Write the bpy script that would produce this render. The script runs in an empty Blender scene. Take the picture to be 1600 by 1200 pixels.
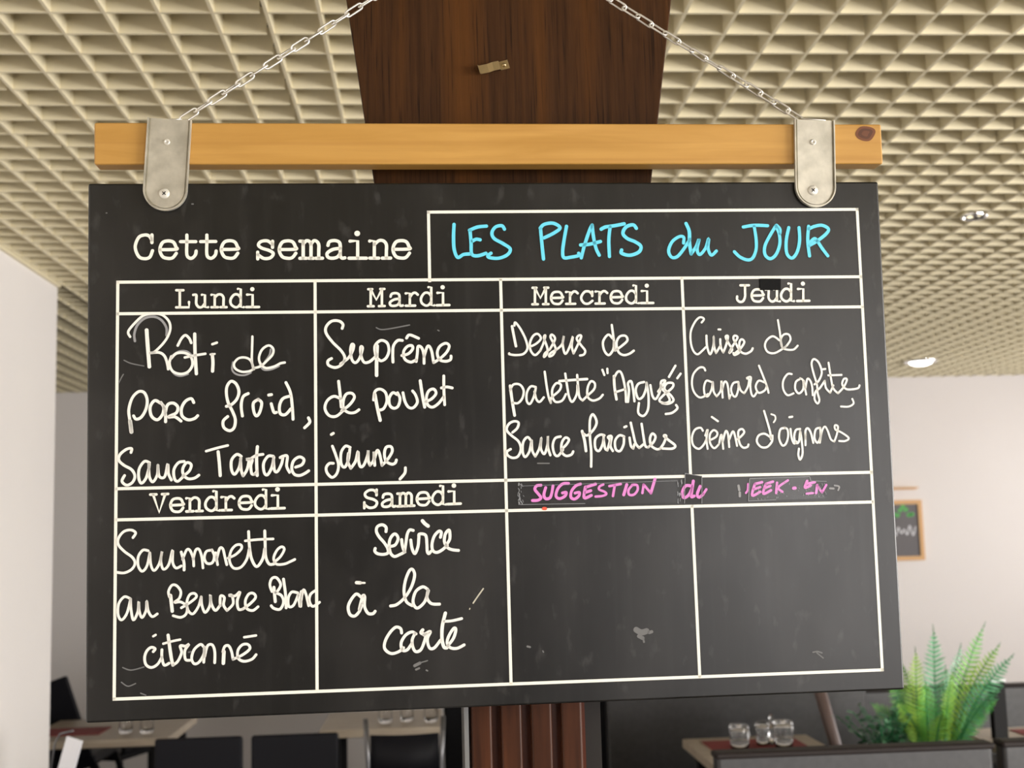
import bpy, bmesh, math, random
from mathutils import Vector, Matrix

# ---------------------------------------------------------------- camera, light, exposure
S = bpy.context.scene
COL = S.collection
CAMZ = 1.52

def camera_axes(pitch, roll, yaw):
    cy, sy, cp, sp = math.cos(yaw), math.sin(yaw), math.cos(pitch), math.sin(pitch)
    fw = Vector((sy*cp, cy*cp, sp))
    rt = Vector((cy, -sy, 0))
    up = rt.cross(fw)
    c, s = math.cos(roll), math.sin(roll)
    return c*rt + s*up, c*up - s*rt, fw

cd = bpy.data.cameras.new('camera')
cam = bpy.data.objects.new('camera', cd)
COL.objects.link(cam)
r_, u_, f_ = camera_axes(.1202, -.0265, .0671)
M = Matrix((r_, u_, -f_)).transposed().to_4x4()
M.translation = (0, 0, CAMZ)
cam.matrix_world = M
cd.sensor_width = 36
cd.lens = 1929.2*36/1600
cd.clip_start = .05
cd.dof.use_dof = True
cd.dof.focus_distance = 1.215
cd.dof.aperture_fstop = 9.5
S.camera = cam

S.view_settings.view_transform = 'Standard'
S.view_settings.look = 'None'
S.view_settings.gamma = 1
S.view_settings.use_curve_mapping = False
S.view_settings.exposure = 0.32

W = bpy.data.worlds.new('daylight')
S.world = W
W.use_nodes = True
W.node_tree.nodes['Background'].inputs[0].default_value = (.80, .90, 1, 1)
W.node_tree.nodes['Background'].inputs[1].default_value = .6

def area(name, loc, target, sx, sy, power, color=(1, 1, 1)):
    d = bpy.data.lights.new(name, 'AREA')
    d.shape = 'RECTANGLE'
    d.size, d.size_y, d.energy, d.color = sx, sy, power, color
    o = bpy.data.objects.new(name, d)
    COL.objects.link(o)
    o.location = loc
    o.rotation_euler = (Vector(target)-Vector(loc)).to_track_quat('-Z', 'Y').to_euler()
    return o

# daylight entering by the windows: two in the right wall, a wide shop front behind the camera
area('daylight_right_near', (5.32, -.6, 1.45), (0, -.6, 1.45), 3.8, 1.7, 430, (1, .965, .92))
area('daylight_right_far', (5.32, 6.0, 1.6), (0, 6.0, 1.6), 2.6, 1.4, 70, (1, .965, .96))
area('daylight_shop_front', (3.2, -4.2, 1.2), (3.2, 0, 1.2), 3.0, 1.7, 100, (1, .95, .93))

# ---------------------------------------------------------------- helpers
class MB:
    def __init__(self):
        self.v, self.f, self.sm = [], [], []
    def add(self, vs, fs, smooth=False):
        b = len(self.v)
        self.v += [tuple(p) for p in vs]
        for f in fs:
            self.f.append(tuple(b+i for i in f)); self.sm.append(smooth)
        return self
    def box(self, a, b, m=None):
        x0, y0, z0 = a; x1, y1, z1 = b
        vs = [Vector(p) for p in ((x0,y0,z0),(x1,y0,z0),(x1,y1,z0),(x0,y1,z0),(x0,y0,z1),(x1,y0,z1),(x1,y1,z1),(x0,y1,z1))]
        if m: vs = [m @ p for p in vs]
        return self.add(vs, [(0,3,2,1),(4,5,6,7),(0,1,5,4),(1,2,6,5),(2,3,7,6),(3,0,4,7)])
    def prism(self, pts, y0, y1):
        """outline in x,z (counter-clockwise seen from -y), extruded along y"""
        n = len(pts)
        vs = [(x, y0, z) for x, z in pts] + [(x, y1, z) for x, z in pts]
        fs = [tuple(range(n)), tuple(range(2*n-1, n-1, -1))]
        fs += [(i, n+i, n+(i+1) % n, (i+1) % n) for i in range(n)]
        return self.add(vs, fs)
    def tube(self, pts, r, n=8, closed=False, caps=True):
        pts = [Vector(p) for p in pts]
        rs = r if isinstance(r, (list, tuple)) else [r]*len(pts)
        vs, fs, N = [], [], len(pts)
        prev = None
        for i, p in enumerate(pts):
            if closed: t = pts[(i+1) % N]-pts[i-1]
            else: t = pts[min(i+1, N-1)]-pts[max(i-1, 0)]
            t.normalize()
            if prev is None:
                a = Vector((0, 0, 1)) if abs(t.z) < .9 else Vector((1, 0, 0))
                u = t.cross(a).normalized()
            else:
                u = (prev - t*prev.dot(t)).normalized()
            prev = u
            w = t.cross(u)
            for k in range(n):
                an = 2*math.pi*k/n
                vs.append(p + (u*math.cos(an)+w*math.sin(an))*rs[i])
        for i in range(N if closed else N-1):
            j = (i+1) % N
            for k in range(n):
                l = (k+1) % n
                fs.append((i*n+k, i*n+l, j*n+l, j*n+k))
        self.add(vs, fs, True)
        if caps and not closed:
            b = len(self.v)-len(vs)
            self.f.append(tuple(b+k for k in range(n-1, -1, -1))); self.sm.append(False)
            self.f.append(tuple(b+(N-1)*n+k for k in range(n))); self.sm.append(False)
        return self
    def lathe(self, prof, c=(0, 0, 0), n=24, axis='z'):
        vs, fs = [], []
        for (r, h) in prof:
            for k in range(n):
                a = 2*math.pi*k/n
                if axis == 'z': vs.append((c[0]+r*math.cos(a), c[1]+r*math.sin(a), c[2]+h))
                else: vs.append((c[0]+r*math.cos(a), c[1]-h, c[2]+r*math.sin(a)))
        for i in range(len(prof)-1):
            for k in range(n):
                l = (k+1) % n
                fs.append((i*n+k, i*n+l, (i+1)*n+l, (i+1)*n+k))
        return self.add(vs, fs, True)
    def build(self, name, mat, parent=None, bevel=0, seg=2, loc=None, rot=None):
        me = bpy.data.meshes.new(name)
        me.from_pydata(self.v, [], self.f)
        me.validate()
        if len(me.polygons) == len(self.sm):
            for p, s in zip(me.polygons, self.sm): p.use_smooth = s
        me.materials.append(mat)
        o = bpy.data.objects.new(name, me)
        COL.objects.link(o)
        if parent: o.parent = parent
        if loc: o.location = loc
        if rot: o.rotation_euler = rot
        bm = bmesh.new(); bm.from_mesh(me)
        bmesh.ops.recalc_face_normals(bm, faces=bm.faces)
        bm.to_mesh(me); bm.free()
        if bevel:
            b = o.modifiers.new('edge', 'BEVEL'); b.width = bevel; b.segments = seg
            b.limit_method = 'ANGLE'; b.angle_limit = math.radians(40)
            for p in me.polygons: p.use_smooth = True
            b.harden_normals = True
        return o

def thing(name, label, cat, loc=(0, 0, 0), rz=0, group=None):
    o = bpy.data.objects.new(name, None)
    COL.objects.link(o)
    o.location = loc; o.rotation_euler = (0, 0, rz); o.empty_display_size = .1
    return tag(o, label, cat, group)
def tag(o, label, cat, group=None):
    o['label'] = label; o['category'] = cat
    if group: o['group'] = group
    return o
def struct(o, label=None):
    o['kind'] = 'structure'
    if label: o['label'] = label
    return o
def dup(root, loc, rz, label, group=None):
    r = root.copy(); COL.objects.link(r)
    r.location = loc; r.rotation_euler = (0, 0, rz); r['label'] = label
    if group: r['group'] = group
    for ch in list(root.children):
        c = ch.copy(); COL.objects.link(c); c.parent = r
        for g in ch.children:
            d = g.copy(); COL.objects.link(d); d.parent = c
    return r

# ---------------------------------------------------------------- materials
def mat(name, col, rough=.5, metal=0, spec=.5, **kw):
    m = bpy.data.materials.new(name); m.use_nodes = True
    b = m.node_tree.nodes['Principled BSDF']
    b.inputs['Base Color'].default_value = (*col, 1)
    b.inputs['Roughness'].default_value = rough
    b.inputs['Metallic'].default_value = metal
    b.inputs['Specular IOR Level'].default_value = spec
    for k, v in kw.items(): b.inputs[k.replace('_', ' ')].default_value = v
    return m
def noisy(m, c0, c1, scale=(1, 1, 1), nscale=5, detail=6, lo=.35, hi=.65, bump=0, rough=None, dist=0.0, nrough=.5):
    """mix two colours of the material itself by a stretched noise"""
    nt = m.node_tree; N, L = nt.nodes, nt.links
    b = N['Principled BSDF']
    tc = N.new('ShaderNodeTexCoord'); mp = N.new('ShaderNodeMapping')
    mp.inputs['Scale'].default_value = scale
    L.new(tc.outputs['Object'], mp.inputs['Vector'])
    n = N.new('ShaderNodeTexNoise')
    n.inputs['Scale'].default_value = nscale; n.inputs['Detail'].default_value = detail
    n.inputs['Roughness'].default_value = nrough; n.inputs['Distortion'].default_value = dist
    L.new(mp.outputs[0], n.inputs['Vector'])
    r = N.new('ShaderNodeValToRGB')
    r.color_ramp.elements[0].position = lo; r.color_ramp.elements[0].color = (*c0, 1)
    r.color_ramp.elements[1].position = hi; r.color_ramp.elements[1].color = (*c1, 1)
    L.new(n.outputs['Fac'], r.inputs['Fac'])
    L.new(r.outputs['Color'], b.inputs['Base Color'])
    if bump:
        bp = N.new('ShaderNodeBump'); bp.inputs['Strength'].default_value = bump; bp.inputs['Distance'].default_value = .002
        L.new(n.outputs['Fac'], bp.inputs['Height']); L.new(bp.outputs[0], b.inputs['Normal'])
    if rough:
        mr = N.new('ShaderNodeMapRange')
        mr.inputs['To Min'].default_value = rough[0]; mr.inputs['To Max'].default_value = rough[1]
        L.new(n.outputs['Fac'], mr.inputs['Value']); L.new(mr.outputs[0], b.inputs['Roughness'])
    return r
def mixin(m, ramp, c, scale, nscale, lo, hi, fac=.6, detail=5):
    """a second noise layer (stains, wear) over a noisy() colour"""
    nt = m.node_tree; N, L = nt.nodes, nt.links
    b = N['Principled BSDF']
    tc = N.new('ShaderNodeTexCoord'); mp = N.new('ShaderNodeMapping'); mp.inputs['Scale'].default_value = scale
    L.new(tc.outputs['Object'], mp.inputs['Vector'])
    n = N.new('ShaderNodeTexNoise'); n.inputs['Scale'].default_value = nscale; n.inputs['Detail'].default_value = detail
    L.new(mp.outputs[0], n.inputs['Vector'])
    mr = N.new('ShaderNodeMapRange'); mr.inputs['From Min'].default_value = lo; mr.inputs['From Max'].default_value = hi
    mr.inputs['To Max'].default_value = fac
    L.new(n.outputs['Fac'], mr.inputs['Value'])
    mx = N.new('ShaderNodeMix'); mx.data_type = 'RGBA'
    src = b.inputs['Base Color'].links[0].from_socket
    L.new(mr.outputs[0], mx.inputs[0]); L.new(src, mx.inputs[6]); mx.inputs[7].default_value = (*c, 1)
    L.new(mx.outputs[2], b.inputs['Base Color'])

m_ceil = mat('cream_paint', (.80, .715, .50), .5)
m_deck = mat('void_shade', (.10, .085, .055), .9)  # deck coloured dark to deepen the shade inside the grid cells
m_wall = mat('white_wall_paint', (.86, .82, .79), .85)
noisy(m_wall, (.85, .81, .785), (.87, .83, .80), nscale=2)
m_wallf = mat('pale_wall_paint', (.80, .755, .73), .85)
noisy(m_wallf, (.85, .80, .775), (.87, .825, .80), nscale=1.5)
m_floor = mat('floor_tiles', (.2, .18, .16), .4)
noisy(m_floor, (.075, .066, .06), (.105, .095, .088), nscale=4)
m_board = mat('board_black', (.015, .014, .012), .34, spec=.5)
noisy(m_board, (.0058, .0055, .005), (.0100, .0094, .0086), scale=(1, 1, .35), nscale=14, detail=8, lo=.3, hi=.75, rough=(.26, .40), nrough=.65)
mixin(m_board, None, (.060, .057, .055), (1, 1, .6), 6, .5, .8, .45, 12)
mixin(m_board, None, (.045, .043, .042), (1, 1, .5), 70, .60, .72, .6, 4)
mixin(m_board, None, (.035, .034, .033), (60, 1, 2.5), 1.5, .52, .75, .2, 6)
m_white = mat('white_marker', (.93, .92, .86), .55)
m_print = mat('white_print', (.95, .94, .84), .5)
m_grey = mat('worn_marker', (.32, .32, .33), .7)
m_faint = mat('chalk_trace', (.17, .17, .17), .8)
m_cream = mat('cream_trace', (.55, .52, .42), .7)
m_blue = mat('blue_marker', (.15, .74, .95), .5)
m_pink = mat('pink_marker', (.80, .25, .66), .5)
m_red = mat('red_marker', (.8, .1, .05), .5)
m_tapeb = mat('black_tape', (.0015, .0015, .0015), .5, spec=.15)
m_crease = mat('tape_crease', (.30, .31, .33), .5)
m_pine = mat('varnished_pine', (.6, .33, .1), .4)
noisy(m_pine, (.50, .26, .055), (.61, .335, .085), scale=(.7, 6, 6), nscale=9, detail=6, lo=.3, hi=.7, dist=.6)
mixin(m_pine, None, (.44, .21, .045), (.25, 14, 14), 12, .5, .7, .4)
m_dark = mat('dark_walnut', (.08, .03, .01), .5, spec=.15)
noisy(m_dark, (.023, .0092, .0032), (.082, .033, .0105), scale=(26, 26, .9), nscale=5, detail=10, lo=.25, hi=.8, bump=.25, nrough=.7)
mixin(m_dark, None, (.105, .038, .0072), (6, 6, .15), 6, .48, .72, .7)
mixin(m_dark, None, (.009, .004, .002), (90, 90, 2.2), 5, .55, .7, .8)
m_slat = mat('red_brown_slats', (.1, .03, .012), .4, spec=.2)
noisy(m_slat, (.030, .0095, .0042), (.088, .029, .0115), scale=(14, 14, 1), nscale=6, detail=8, lo=.3, hi=.7)
m_groove = mat('slat_backing', (.09, .018, .004), .3)
m_taupe = mat('taupe_paint', (.022, .019, .017), .6, spec=.3)
m_steel = mat('galvanised_steel', (.72, .69, .60), .4, metal=.65)
noisy(m_steel, (.50, .475, .40), (.68, .645, .55), nscale=60, detail=6, lo=.35, hi=.65, rough=(.36, .55))
m_chain = mat('chain_steel', (.88, .85, .78), .34, metal=.75)
m_brass = mat('aged_brass', (.42, .32, .17), .35, metal=.9)
m_alu = mat('grey_metal', (.22, .22, .23), .35, metal=.9)
m_greyp = mat('grey_edge_paint', (.20, .20, .20), .5)
m_green4 = mat('fern_yellow_green', (.3, .5, .05), .45)
noisy(m_green4, (.16, .40, .04), (.38, .58, .08), nscale=9)
m_chrome = mat('chrome', (.9, .9, .9), .08, metal=1)
m_leather = mat('black_leatherette', (.035, .034, .036), .38, spec=.6)
noisy(m_leather, (.030, .029, .031), (.042, .041, .043), nscale=40, bump=.1)
m_brownl = mat('brown_leatherette', (.020, .014, .013), .6, spec=.3)
m_screw = mat('zinc_screw', (.75, .72, .64), .4, metal=.3)
m_wallb = mat('darkened_rear_wall', (.05, .04, .034), .7)  # unseen rear wall, coloured dark so the board's lower left reflects less light
m_black = mat('black_plastic', (.005, .005, .008), .6, spec=.25)
m_blackw = mat('black_lacquer', (.005, .005, .006), .6, spec=.25)
m_top = mat('oak_laminate', (.5, .42, .33), .4)
noisy(m_top, (.46, .38, .29), (.56, .48, .38), scale=(1, 8, 8), nscale=5)
m_redm = mat('red_placemat', (.30, .045, .045), .7)
m_glass = mat('clear_glass', (1, 1, 1), .02)
m_glass.node_tree.nodes['Principled BSDF'].inputs['Transmission Weight'].default_value = 1
m_glass.node_tree.nodes['Principled BSDF'].inputs['IOR'].default_value = 1.5
m_paper = mat('white_card', (.86, .86, .9), .5)
m_green = mat('fern_green', (.10, .42, .05), .45)
noisy(m_green, (.08, .36, .05), (.24, .60, .10), nscale=9)
m_green2 = mat('fern_blue_green', (.12, .42, .20), .35)
noisy(m_green2, (.06, .30, .12), (.20, .52, .28), nscale=9)
m_green3 = mat('dark_leaf', (.02, .10, .04), .35)
noisy(m_green3, (.02, .10, .045), (.12, .30, .17), nscale=14)
m_stem = mat('fern_stem', (.02, .22, .07), .5)
m_frame = mat('orange_wood', (.72, .42, .18), .5)
m_slate = mat('small_slate', (.14, .13, .135), .6)
m_post = mat('brown_post', (.16, .11, .10), .4)
m_emit = mat('lamp_diffuser', (1, 1, 1), .5)
m_emit.node_tree.nodes['Principled BSDF'].inputs['Emission Color'].default_value = (1, 1, 1, 1)
m_emit.node_tree.nodes['Principled BSDF'].inputs['Emission Strength'].default_value = 4
def tape_material():
    m = bpy.data.materials.new('clear_tape'); m.use_nodes = True
    nt = m.node_tree; N, L = nt.nodes, nt.links
    out = N['Material Output']; N.remove(N['Principled BSDF'])
    t = N.new('ShaderNodeBsdfTransparent'); g = N.new('ShaderNodeBsdfGlossy'); g.inputs['Roughness'].default_value = .25
    g.inputs['Color'].default_value = (.9, .9, .9, 1)
    mx = N.new('ShaderNodeMixShader'); mx.inputs[0].default_value = .012
    L.new(t.outputs[0], mx.inputs[1]); L.new(g.outputs[0], mx.inputs[2]); L.new(mx.outputs[0], out.inputs['Surface'])
    return m
m_tape = tape_material()

# strokes on the board in board coordinates (0.1 mm): width:x,z x,z ...
INK = [
 ('Rôti de','white',
  '24:-3592,1073 -3610,1124 -3553,1201 -3468,1278 -3370,1297 -3285,1283 -3224,1222 -3209,1152 -3230,1077 -3279,1002 -3358,924 -3401,912;37:-3435,1136 -3425,985 -3409,779;26:-3401,912 -3316,915 -3267,883 -3242,820 -3230,751;26:-3200,875 -3218,807 -3188,731 -3114,702 -3041,722 -2998,791 -3016,873 -3077,908 -3151,904 -3200,857;26:-3138,981 -3102,1050 -3065,1081 -3028,1049 -3010,1005;32:-2976,1092 -2973,903 -2961,702;25:-3071,863 -2979,881 -2875,896;32:-2808,888 -2802,813 -2806,725;20:-2826,889 -2785,893;25:-2807,989 -2764,1004;23:-2408,737 -2438,820 -2487,852 -2555,847 -2599,797 -2587,746 -2525,714 -2451,719 -2402,746;23:-2421,1059 -2425,933 -2428,820 -2414,737;24:-2395,750 -2340,768 -2277,824 -2227,880 -2221,936 -2264,969 -2326,932 -2358,856 -2346,793 -2297,748 -2216,759 -2154,790 -2110,798'),
 ('lundi','grey',
  '24:-3547,1031 -3553,1100 -3523,1188 -3456,1252 -3370,1268 -3297,1235 -3248,1159 -3246,1083;18:-3187,888 -3126,925 -3053,923 -3006,885;18:-3210,769 -3175,706 -3114,682 -3041,701;18:-2611,810 -2618,734 -2575,690 -2501,680 -2439,704;19:-2352,781 -2315,732 -2241,733 -2166,765;19:-2246,930 -2258,874 -2302,811'),
 ('porc froid,','white',
  '28:-3576,147 -3594,265 -3603,364 -3571,476 -3510,537 -3455,523 -3429,448 -3443,361 -3486,288 -3534,270 -3558,302;37:-3591,253 -3578,147;29:-3304,421 -3358,447 -3401,385 -3389,298 -3334,260 -3285,309 -3273,377 -3300,427;30:-3276,396 -3257,320 -3255,240;29:-3261,308 -3237,401 -3182,419 -3139,380 -3152,325 -3212,295 -3225,283 -3164,284 -3109,243;29:-2987,421 -3011,459 -3066,435 -3103,367 -3097,292 -3042,254 -2981,265 -2950,292;29:-2675,378 -2632,390 -2576,445 -2554,520 -2581,596 -2630,622 -2668,572 -2674,497 -2656,409 -2614,321 -2590,245 -2602,170 -2645,140 -2700,172 -2706,235 -2663,278;29:-2465,499 -2514,469 -2533,382 -2522,281;29:-2367,441 -2416,404 -2411,317 -2386,279 -2355,316 -2336,403 -2367,439;29:-2244,395 -2220,313 -2195,310;29:-2268,481 -2241,485;29:-2064,467 -2132,443 -2164,375 -2158,299 -2109,286 -2056,341;29:-2100,600 -2057,498 -2040,347 -2035,240;29:-1886,250 -1874,206 -1924,154'),
 ('Sauce Tartare','white',
  '27:-3582,-51 -3576,-14 -3624,-19 -3684,-67 -3696,-122 -3648,-172 -3575,-217 -3545,-280 -3569,-340 -3623,-364 -3666,-326 -3642,-271;27:-3407,-153 -3455,-140 -3503,-207 -3509,-293 -3485,-349 -3443,-307 -3416,-221 -3409,-162;27:-3413,-166 -3409,-283 -3376,-339 -3334,-272 -3328,-180;27:-3328,-180 -3316,-285 -3264,-292 -3235,-170 -3228,-262 -3201,-325;27:-3079,-149 -3134,-160 -3177,-227 -3171,-313 -3140,-339 -3092,-297;27:-3092,-290 -3031,-242 -3013,-181 -3055,-161 -3092,-216 -3086,-278 -3043,-316 -2983,-312 -2940,-284;25:-2870,-54 -2762,-25 -2664,-3;31:-2756,-63 -2745,-175 -2737,-293;28:-2536,-111 -2579,-92 -2628,-146 -2629,-239 -2599,-284 -2555,-216 -2540,-130;28:-2543,-136 -2537,-242 -2519,-302;28:-2519,-302 -2482,-243 -2463,-156 -2488,-143 -2432,-145 -2445,-207 -2436,-281 -2409,-288;30:-2380,-21 -2389,-133 -2384,-301;28:-2445,-138 -2395,-108 -2328,-97;28:-2409,-288 -2384,-258;28:-2229,-118 -2279,-117 -2322,-185 -2317,-272 -2286,-297 -2243,-224 -2223,-127;28:-2227,-149 -2218,-255 -2188,-265 -2150,-195 -2137,-139;28:-2162,-132 -2137,-120 -2094,-121 -2101,-215 -2074,-277;28:-2015,-229 -1953,-205 -1934,-156 -1977,-130 -2033,-166 -2052,-241 -2028,-297 -1979,-311 -1929,-293 -1889,-267'),
 ('Suprême','white',
  '28:-1547,1128 -1539,1169 -1579,1203 -1650,1201 -1703,1147 -1704,1082 -1641,991 -1560,907 -1525,835 -1556,770 -1620,741 -1685,766 -1690,808 -1655,831;28:-1567,776 -1490,834 -1448,905 -1436,959 -1455,967 -1468,905 -1455,816 -1420,786 -1379,833 -1350,928 -1368,940 -1366,856 -1338,790 -1291,790 -1243,825 -1207,866;35:-1206,949 -1214,794 -1216,657;28:-1225,866 -1227,950 -1170,1003 -1108,978 -1091,900 -1119,829 -1167,800 -1198,818;28:-957,1000 -1004,1000 -1046,947 -1054,863 -1053,786;28:-965,850 -900,867 -857,914 -865,947 -910,939 -947,886 -936,814 -877,783 -824,806;28:-915,1023 -884,1055 -796,1019;28:-824,788 -811,872 -803,938 -768,925 -748,859 -747,769;28:-746,835 -714,930 -690,936 -668,882 -652,774;28:-652,774 -580,820 -519,879 -494,939 -529,966 -589,934 -614,869 -592,803 -533,786 -485,801 -478,837'),
 ('de poulet','white',
  '28:-1572,432 -1636,457 -1700,417 -1725,340 -1685,269 -1615,261 -1544,319;29:-1589,604 -1577,491 -1565,349;28:-1562,314 -1485,371 -1437,441 -1460,483 -1513,478 -1543,420 -1544,337 -1497,295 -1439,293 -1394,320;32:-1235,467 -1215,342 -1188,212;28:-1249,414 -1234,497 -1183,520 -1131,483 -1120,400 -1151,329 -1195,312;28:-1019,464 -1060,482 -1096,429 -1091,358 -1051,328 -1009,350 -990,421 -1013,481;28:-960,480 -943,397 -909,337 -862,330 -820,383 -836,454 -865,496;30:-788,596 -771,465 -749,334;28:-737,387 -677,416 -634,468 -657,511 -705,494 -730,429 -719,357 -672,332 -613,367 -560,431;28:-554,640 -556,497 -551,354;28:-580,521 -526,530 -473,519'),
 ('jaune,','white',
  '27:-1657,-32 -1625,-121 -1600,-215 -1616,-297 -1663,-337 -1709,-295 -1720,-242 -1690,-201 -1650,-200;27:-1666,82 -1646,94;27:-1485,-48 -1531,-35 -1573,-98 -1574,-204 -1540,-240 -1504,-170 -1488,-65;27:-1503,-106 -1510,-182 -1482,-253;28:-1482,-253 -1434,-184 -1409,-90 -1405,-173 -1388,-238 -1353,-221 -1316,-128 -1310,-81 -1311,-175 -1294,-228;28:-1294,-228 -1258,-176 -1254,-94 -1248,-229;28:-1247,-159 -1222,-83 -1199,-119 -1177,-231;28:-1177,-231 -1118,-168 -1076,-98 -1086,-50 -1134,-55 -1152,-120 -1136,-191 -1083,-221 -1048,-210 -1036,-181;28:-949,-260 -956,-312 -1004,-368'),
 ('blue LES','blue',
  '35:-420,2165 -428,2041 -424,1911 -391,1830 -333,1858 -268,1864;35:-95,2146 -185,2137 -266,2105;35:-261,2099 -253,1975 -249,1864 -192,1844 -107,1869;35:-240,1994 -201,2013 -162,2007;35:86,2114 61,2149 -4,2136 -41,2078 -20,2019 69,1966 139,1913 112,1855 27,1819 -63,1823 -89,1843 -56,1869'),
 ('blue PLATS','blue',
  '35:452,2114 461,1970 473,1806;35:449,2121 489,2160 581,2172 651,2126 591,2074 485,2022;35:717,2139 687,1994 670,1877 682,1818 753,1823 832,1839 833,1862;35:858,1816 894,1941 951,2098 979,2151;35:979,2151 989,2032 1011,1913 1042,1841;35:855,1947 940,1953 1059,1981;36:1070,2108 1116,2130 1209,2143 1308,2162;35:1162,2130 1145,1991 1146,1827;36:1432,2115 1400,2151 1327,2129 1292,2063 1336,2010 1414,1976 1472,1930 1450,1871 1357,1838 1272,1859 1273,1892'),
 ('blue du','blue',
  '33:1914,1960 1918,2019 1872,2026 1797,1974 1757,1882 1785,1815 1845,1821 1921,1907 1981,1999;36:1948,2161 1978,2079 1976,1959 1989,1847;33:1989,1847 2041,1919 2077,1998 2053,1893 2078,1839 2140,1905 2177,2004 2167,1905 2197,1832 2252,1875'),
 ('blue JOUR','blue',
  '34:2543,2122 2658,2139 2799,2134;33:2658,2128 2672,1995 2667,1888 2630,1802 2576,1780 2497,1810 2439,1866;34:2887,2133 2829,2047 2763,1927 2759,1834 2811,1791 2873,1833 2918,1940 2917,2046 2887,2129;34:2894,2137 2926,2100 2924,2053;34:3021,2113 2988,1979 2988,1846 3040,1795 3097,1858 3129,1978 3129,2112;35:3231,2125 3215,1978 3226,1817;34:3230,2098 3292,2124 3374,2135 3440,2097 3410,2043 3312,1970 3228,1924;34:3244,1964 3286,1997 3312,1977 3362,1896 3419,1816'),
 ('Dessus de','white',
  '27:138,1127 155,1024 172,927;23:162,1134 172,1166 221,1101 270,997 287,906 247,849 170,837 106,847 103,855;23:313,919 378,950 425,1001 394,1047 348,1028 314,957 319,880 362,834 415,878;23:415,878 450,955 471,1030 455,1007 487,903 481,845 450,813 463,852 512,890;23:512,890 567,992 538,1038 522,1012 553,947 570,889 543,835 504,819 518,851 583,889;23:583,889 637,940 658,1024 643,940 666,842 713,913 749,1016 733,925 750,845;23:750,845 792,925 833,1015 808,1025 787,989 831,924 868,872 854,833 815,823;24:1151,991 1107,1030 1053,960 1063,869 1107,823 1154,880 1163,958;24:1147,1127 1159,1010 1169,919 1173,867;24:1173,867 1247,918 1301,969 1283,1015 1224,1009 1189,945 1206,854 1257,821 1316,833 1363,864'),
 ('palette "Angus",','white',
  '29:104,530 120,383 141,235;23:103,485 136,542 200,541 237,483 223,406 176,356 119,364;23:360,513 309,520 269,457 267,374 298,347 338,417 360,504;23:346,468 363,391 395,365 438,409;23:454,665 470,517 486,414 506,352;23:506,352 511,401 597,476 612,534 567,548 527,491 525,414 555,362 620,373 661,437;23:660,643 676,514 692,411 723,359 770,435 780,525;23:780,628 786,512 796,409 827,370;26:600,569 717,577 879,585;23:827,370 880,420 947,483 955,541 917,561 882,497 880,407 930,368 995,386 1033,424;23:1037,675 1055,623;23:1087,685 1088,642;27:1152,609 1155,492 1170,376;24:1151,589 1186,647 1219,653 1243,594 1264,465 1267,349;23:1160,447 1265,478;24:1286,348 1300,464 1293,535 1326,554 1343,463 1352,353;24:1456,545 1397,527 1369,463 1392,379 1438,397 1473,474 1482,538;24:1482,538 1497,396 1486,267 1438,204 1387,237 1397,333;24:1520,512 1536,408 1568,371 1609,433 1628,510;24:1597,446 1645,510 1673,555 1633,549 1631,484 1687,418 1711,353 1658,328 1606,355 1647,406 1742,482 1750,527 1691,528 1663,471 1726,405 1750,353 1697,321 1632,329;24:1783,705 1713,593;24:1833,623 1798,578;24:1775,307 1787,274 1733,230 1667,219'),
 ('Sauce Maroilles','white',
  '25:116,66 164,107 178,161 136,176 82,151 59,91 103,37 173,-24 195,-102 163,-173 109,-186 62,-159 57,-123 93,-100;25:299,-21 264,16 221,-31 212,-126 235,-180 278,-128 302,-27;25:305,-21 308,-117 337,-177;25:337,-177 381,-94 402,7 393,-95 427,-155 460,-72 468,23 465,-84 487,-168;25:595,15 540,-2 514,-73 529,-157 565,-176 615,-117;25:603,-111 653,-64 678,-17 642,2 605,-51 602,-135 643,-178 698,-167 717,-137;28:813,64 835,-32 846,-134;25:825,40 866,21 935,85 962,157 927,230 895,170 890,2 898,-142 893,-291;25:1036,17 994,24 944,-17 941,-107 976,-137 1015,-72 1030,14;25:1026,-13 1038,-109 1061,-133;25:1061,-133 1089,-38 1072,-1 1108,4 1093,-86 1116,-140;25:1236,1 1188,14 1143,-39 1147,-123 1189,-142 1227,-77 1233,-3;25:1290,-12 1300,-90 1323,-121;25:1241,95 1261,103;25:1323,-121 1337,-79;25:1307,138 1328,29 1349,-67 1384,-116;25:1384,-116 1428,-81;25:1417,124 1431,3 1446,-94 1476,-112;25:1476,-112 1532,-59 1553,-6 1523,25 1497,-23 1507,-95 1560,-132 1597,-127;25:1597,-127 1636,-74 1663,-2 1638,-1 1686,-45 1751,-100 1719,-130 1622,-127'),
 ('Cuisse de','white',
  '21:2070,1141 2096,1178 2053,1194 2002,1148 1955,1051 1950,940 1972,855 2014,817 2065,853 2103,889;23:2114,1006 2116,901 2144,815 2181,900 2188,998 2188,900 2206,827;23:2206,827 2253,899;23:2255,967 2258,887 2281,832;21:2241,1068 2262,1067;23:2281,832 2315,911 2337,996 2312,991 2341,923 2375,861 2343,825 2350,849;23:2350,849 2390,910 2436,983 2406,1002 2392,971 2427,897 2449,835 2398,805 2386,824;23:2405,824 2463,872 2503,933 2479,964 2453,933 2456,847 2510,816 2568,840 2588,870;21:2872,946 2805,990 2741,954 2716,893 2742,831 2810,817 2887,853 2939,889;21:2863,1156 2877,1038 2885,940 2894,878;21:2913,865 2952,902 2986,957 2969,1006 2919,1007 2885,958 2894,878 2937,853 3012,851 3058,890'),
 ('Canard confite,','white',
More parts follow.
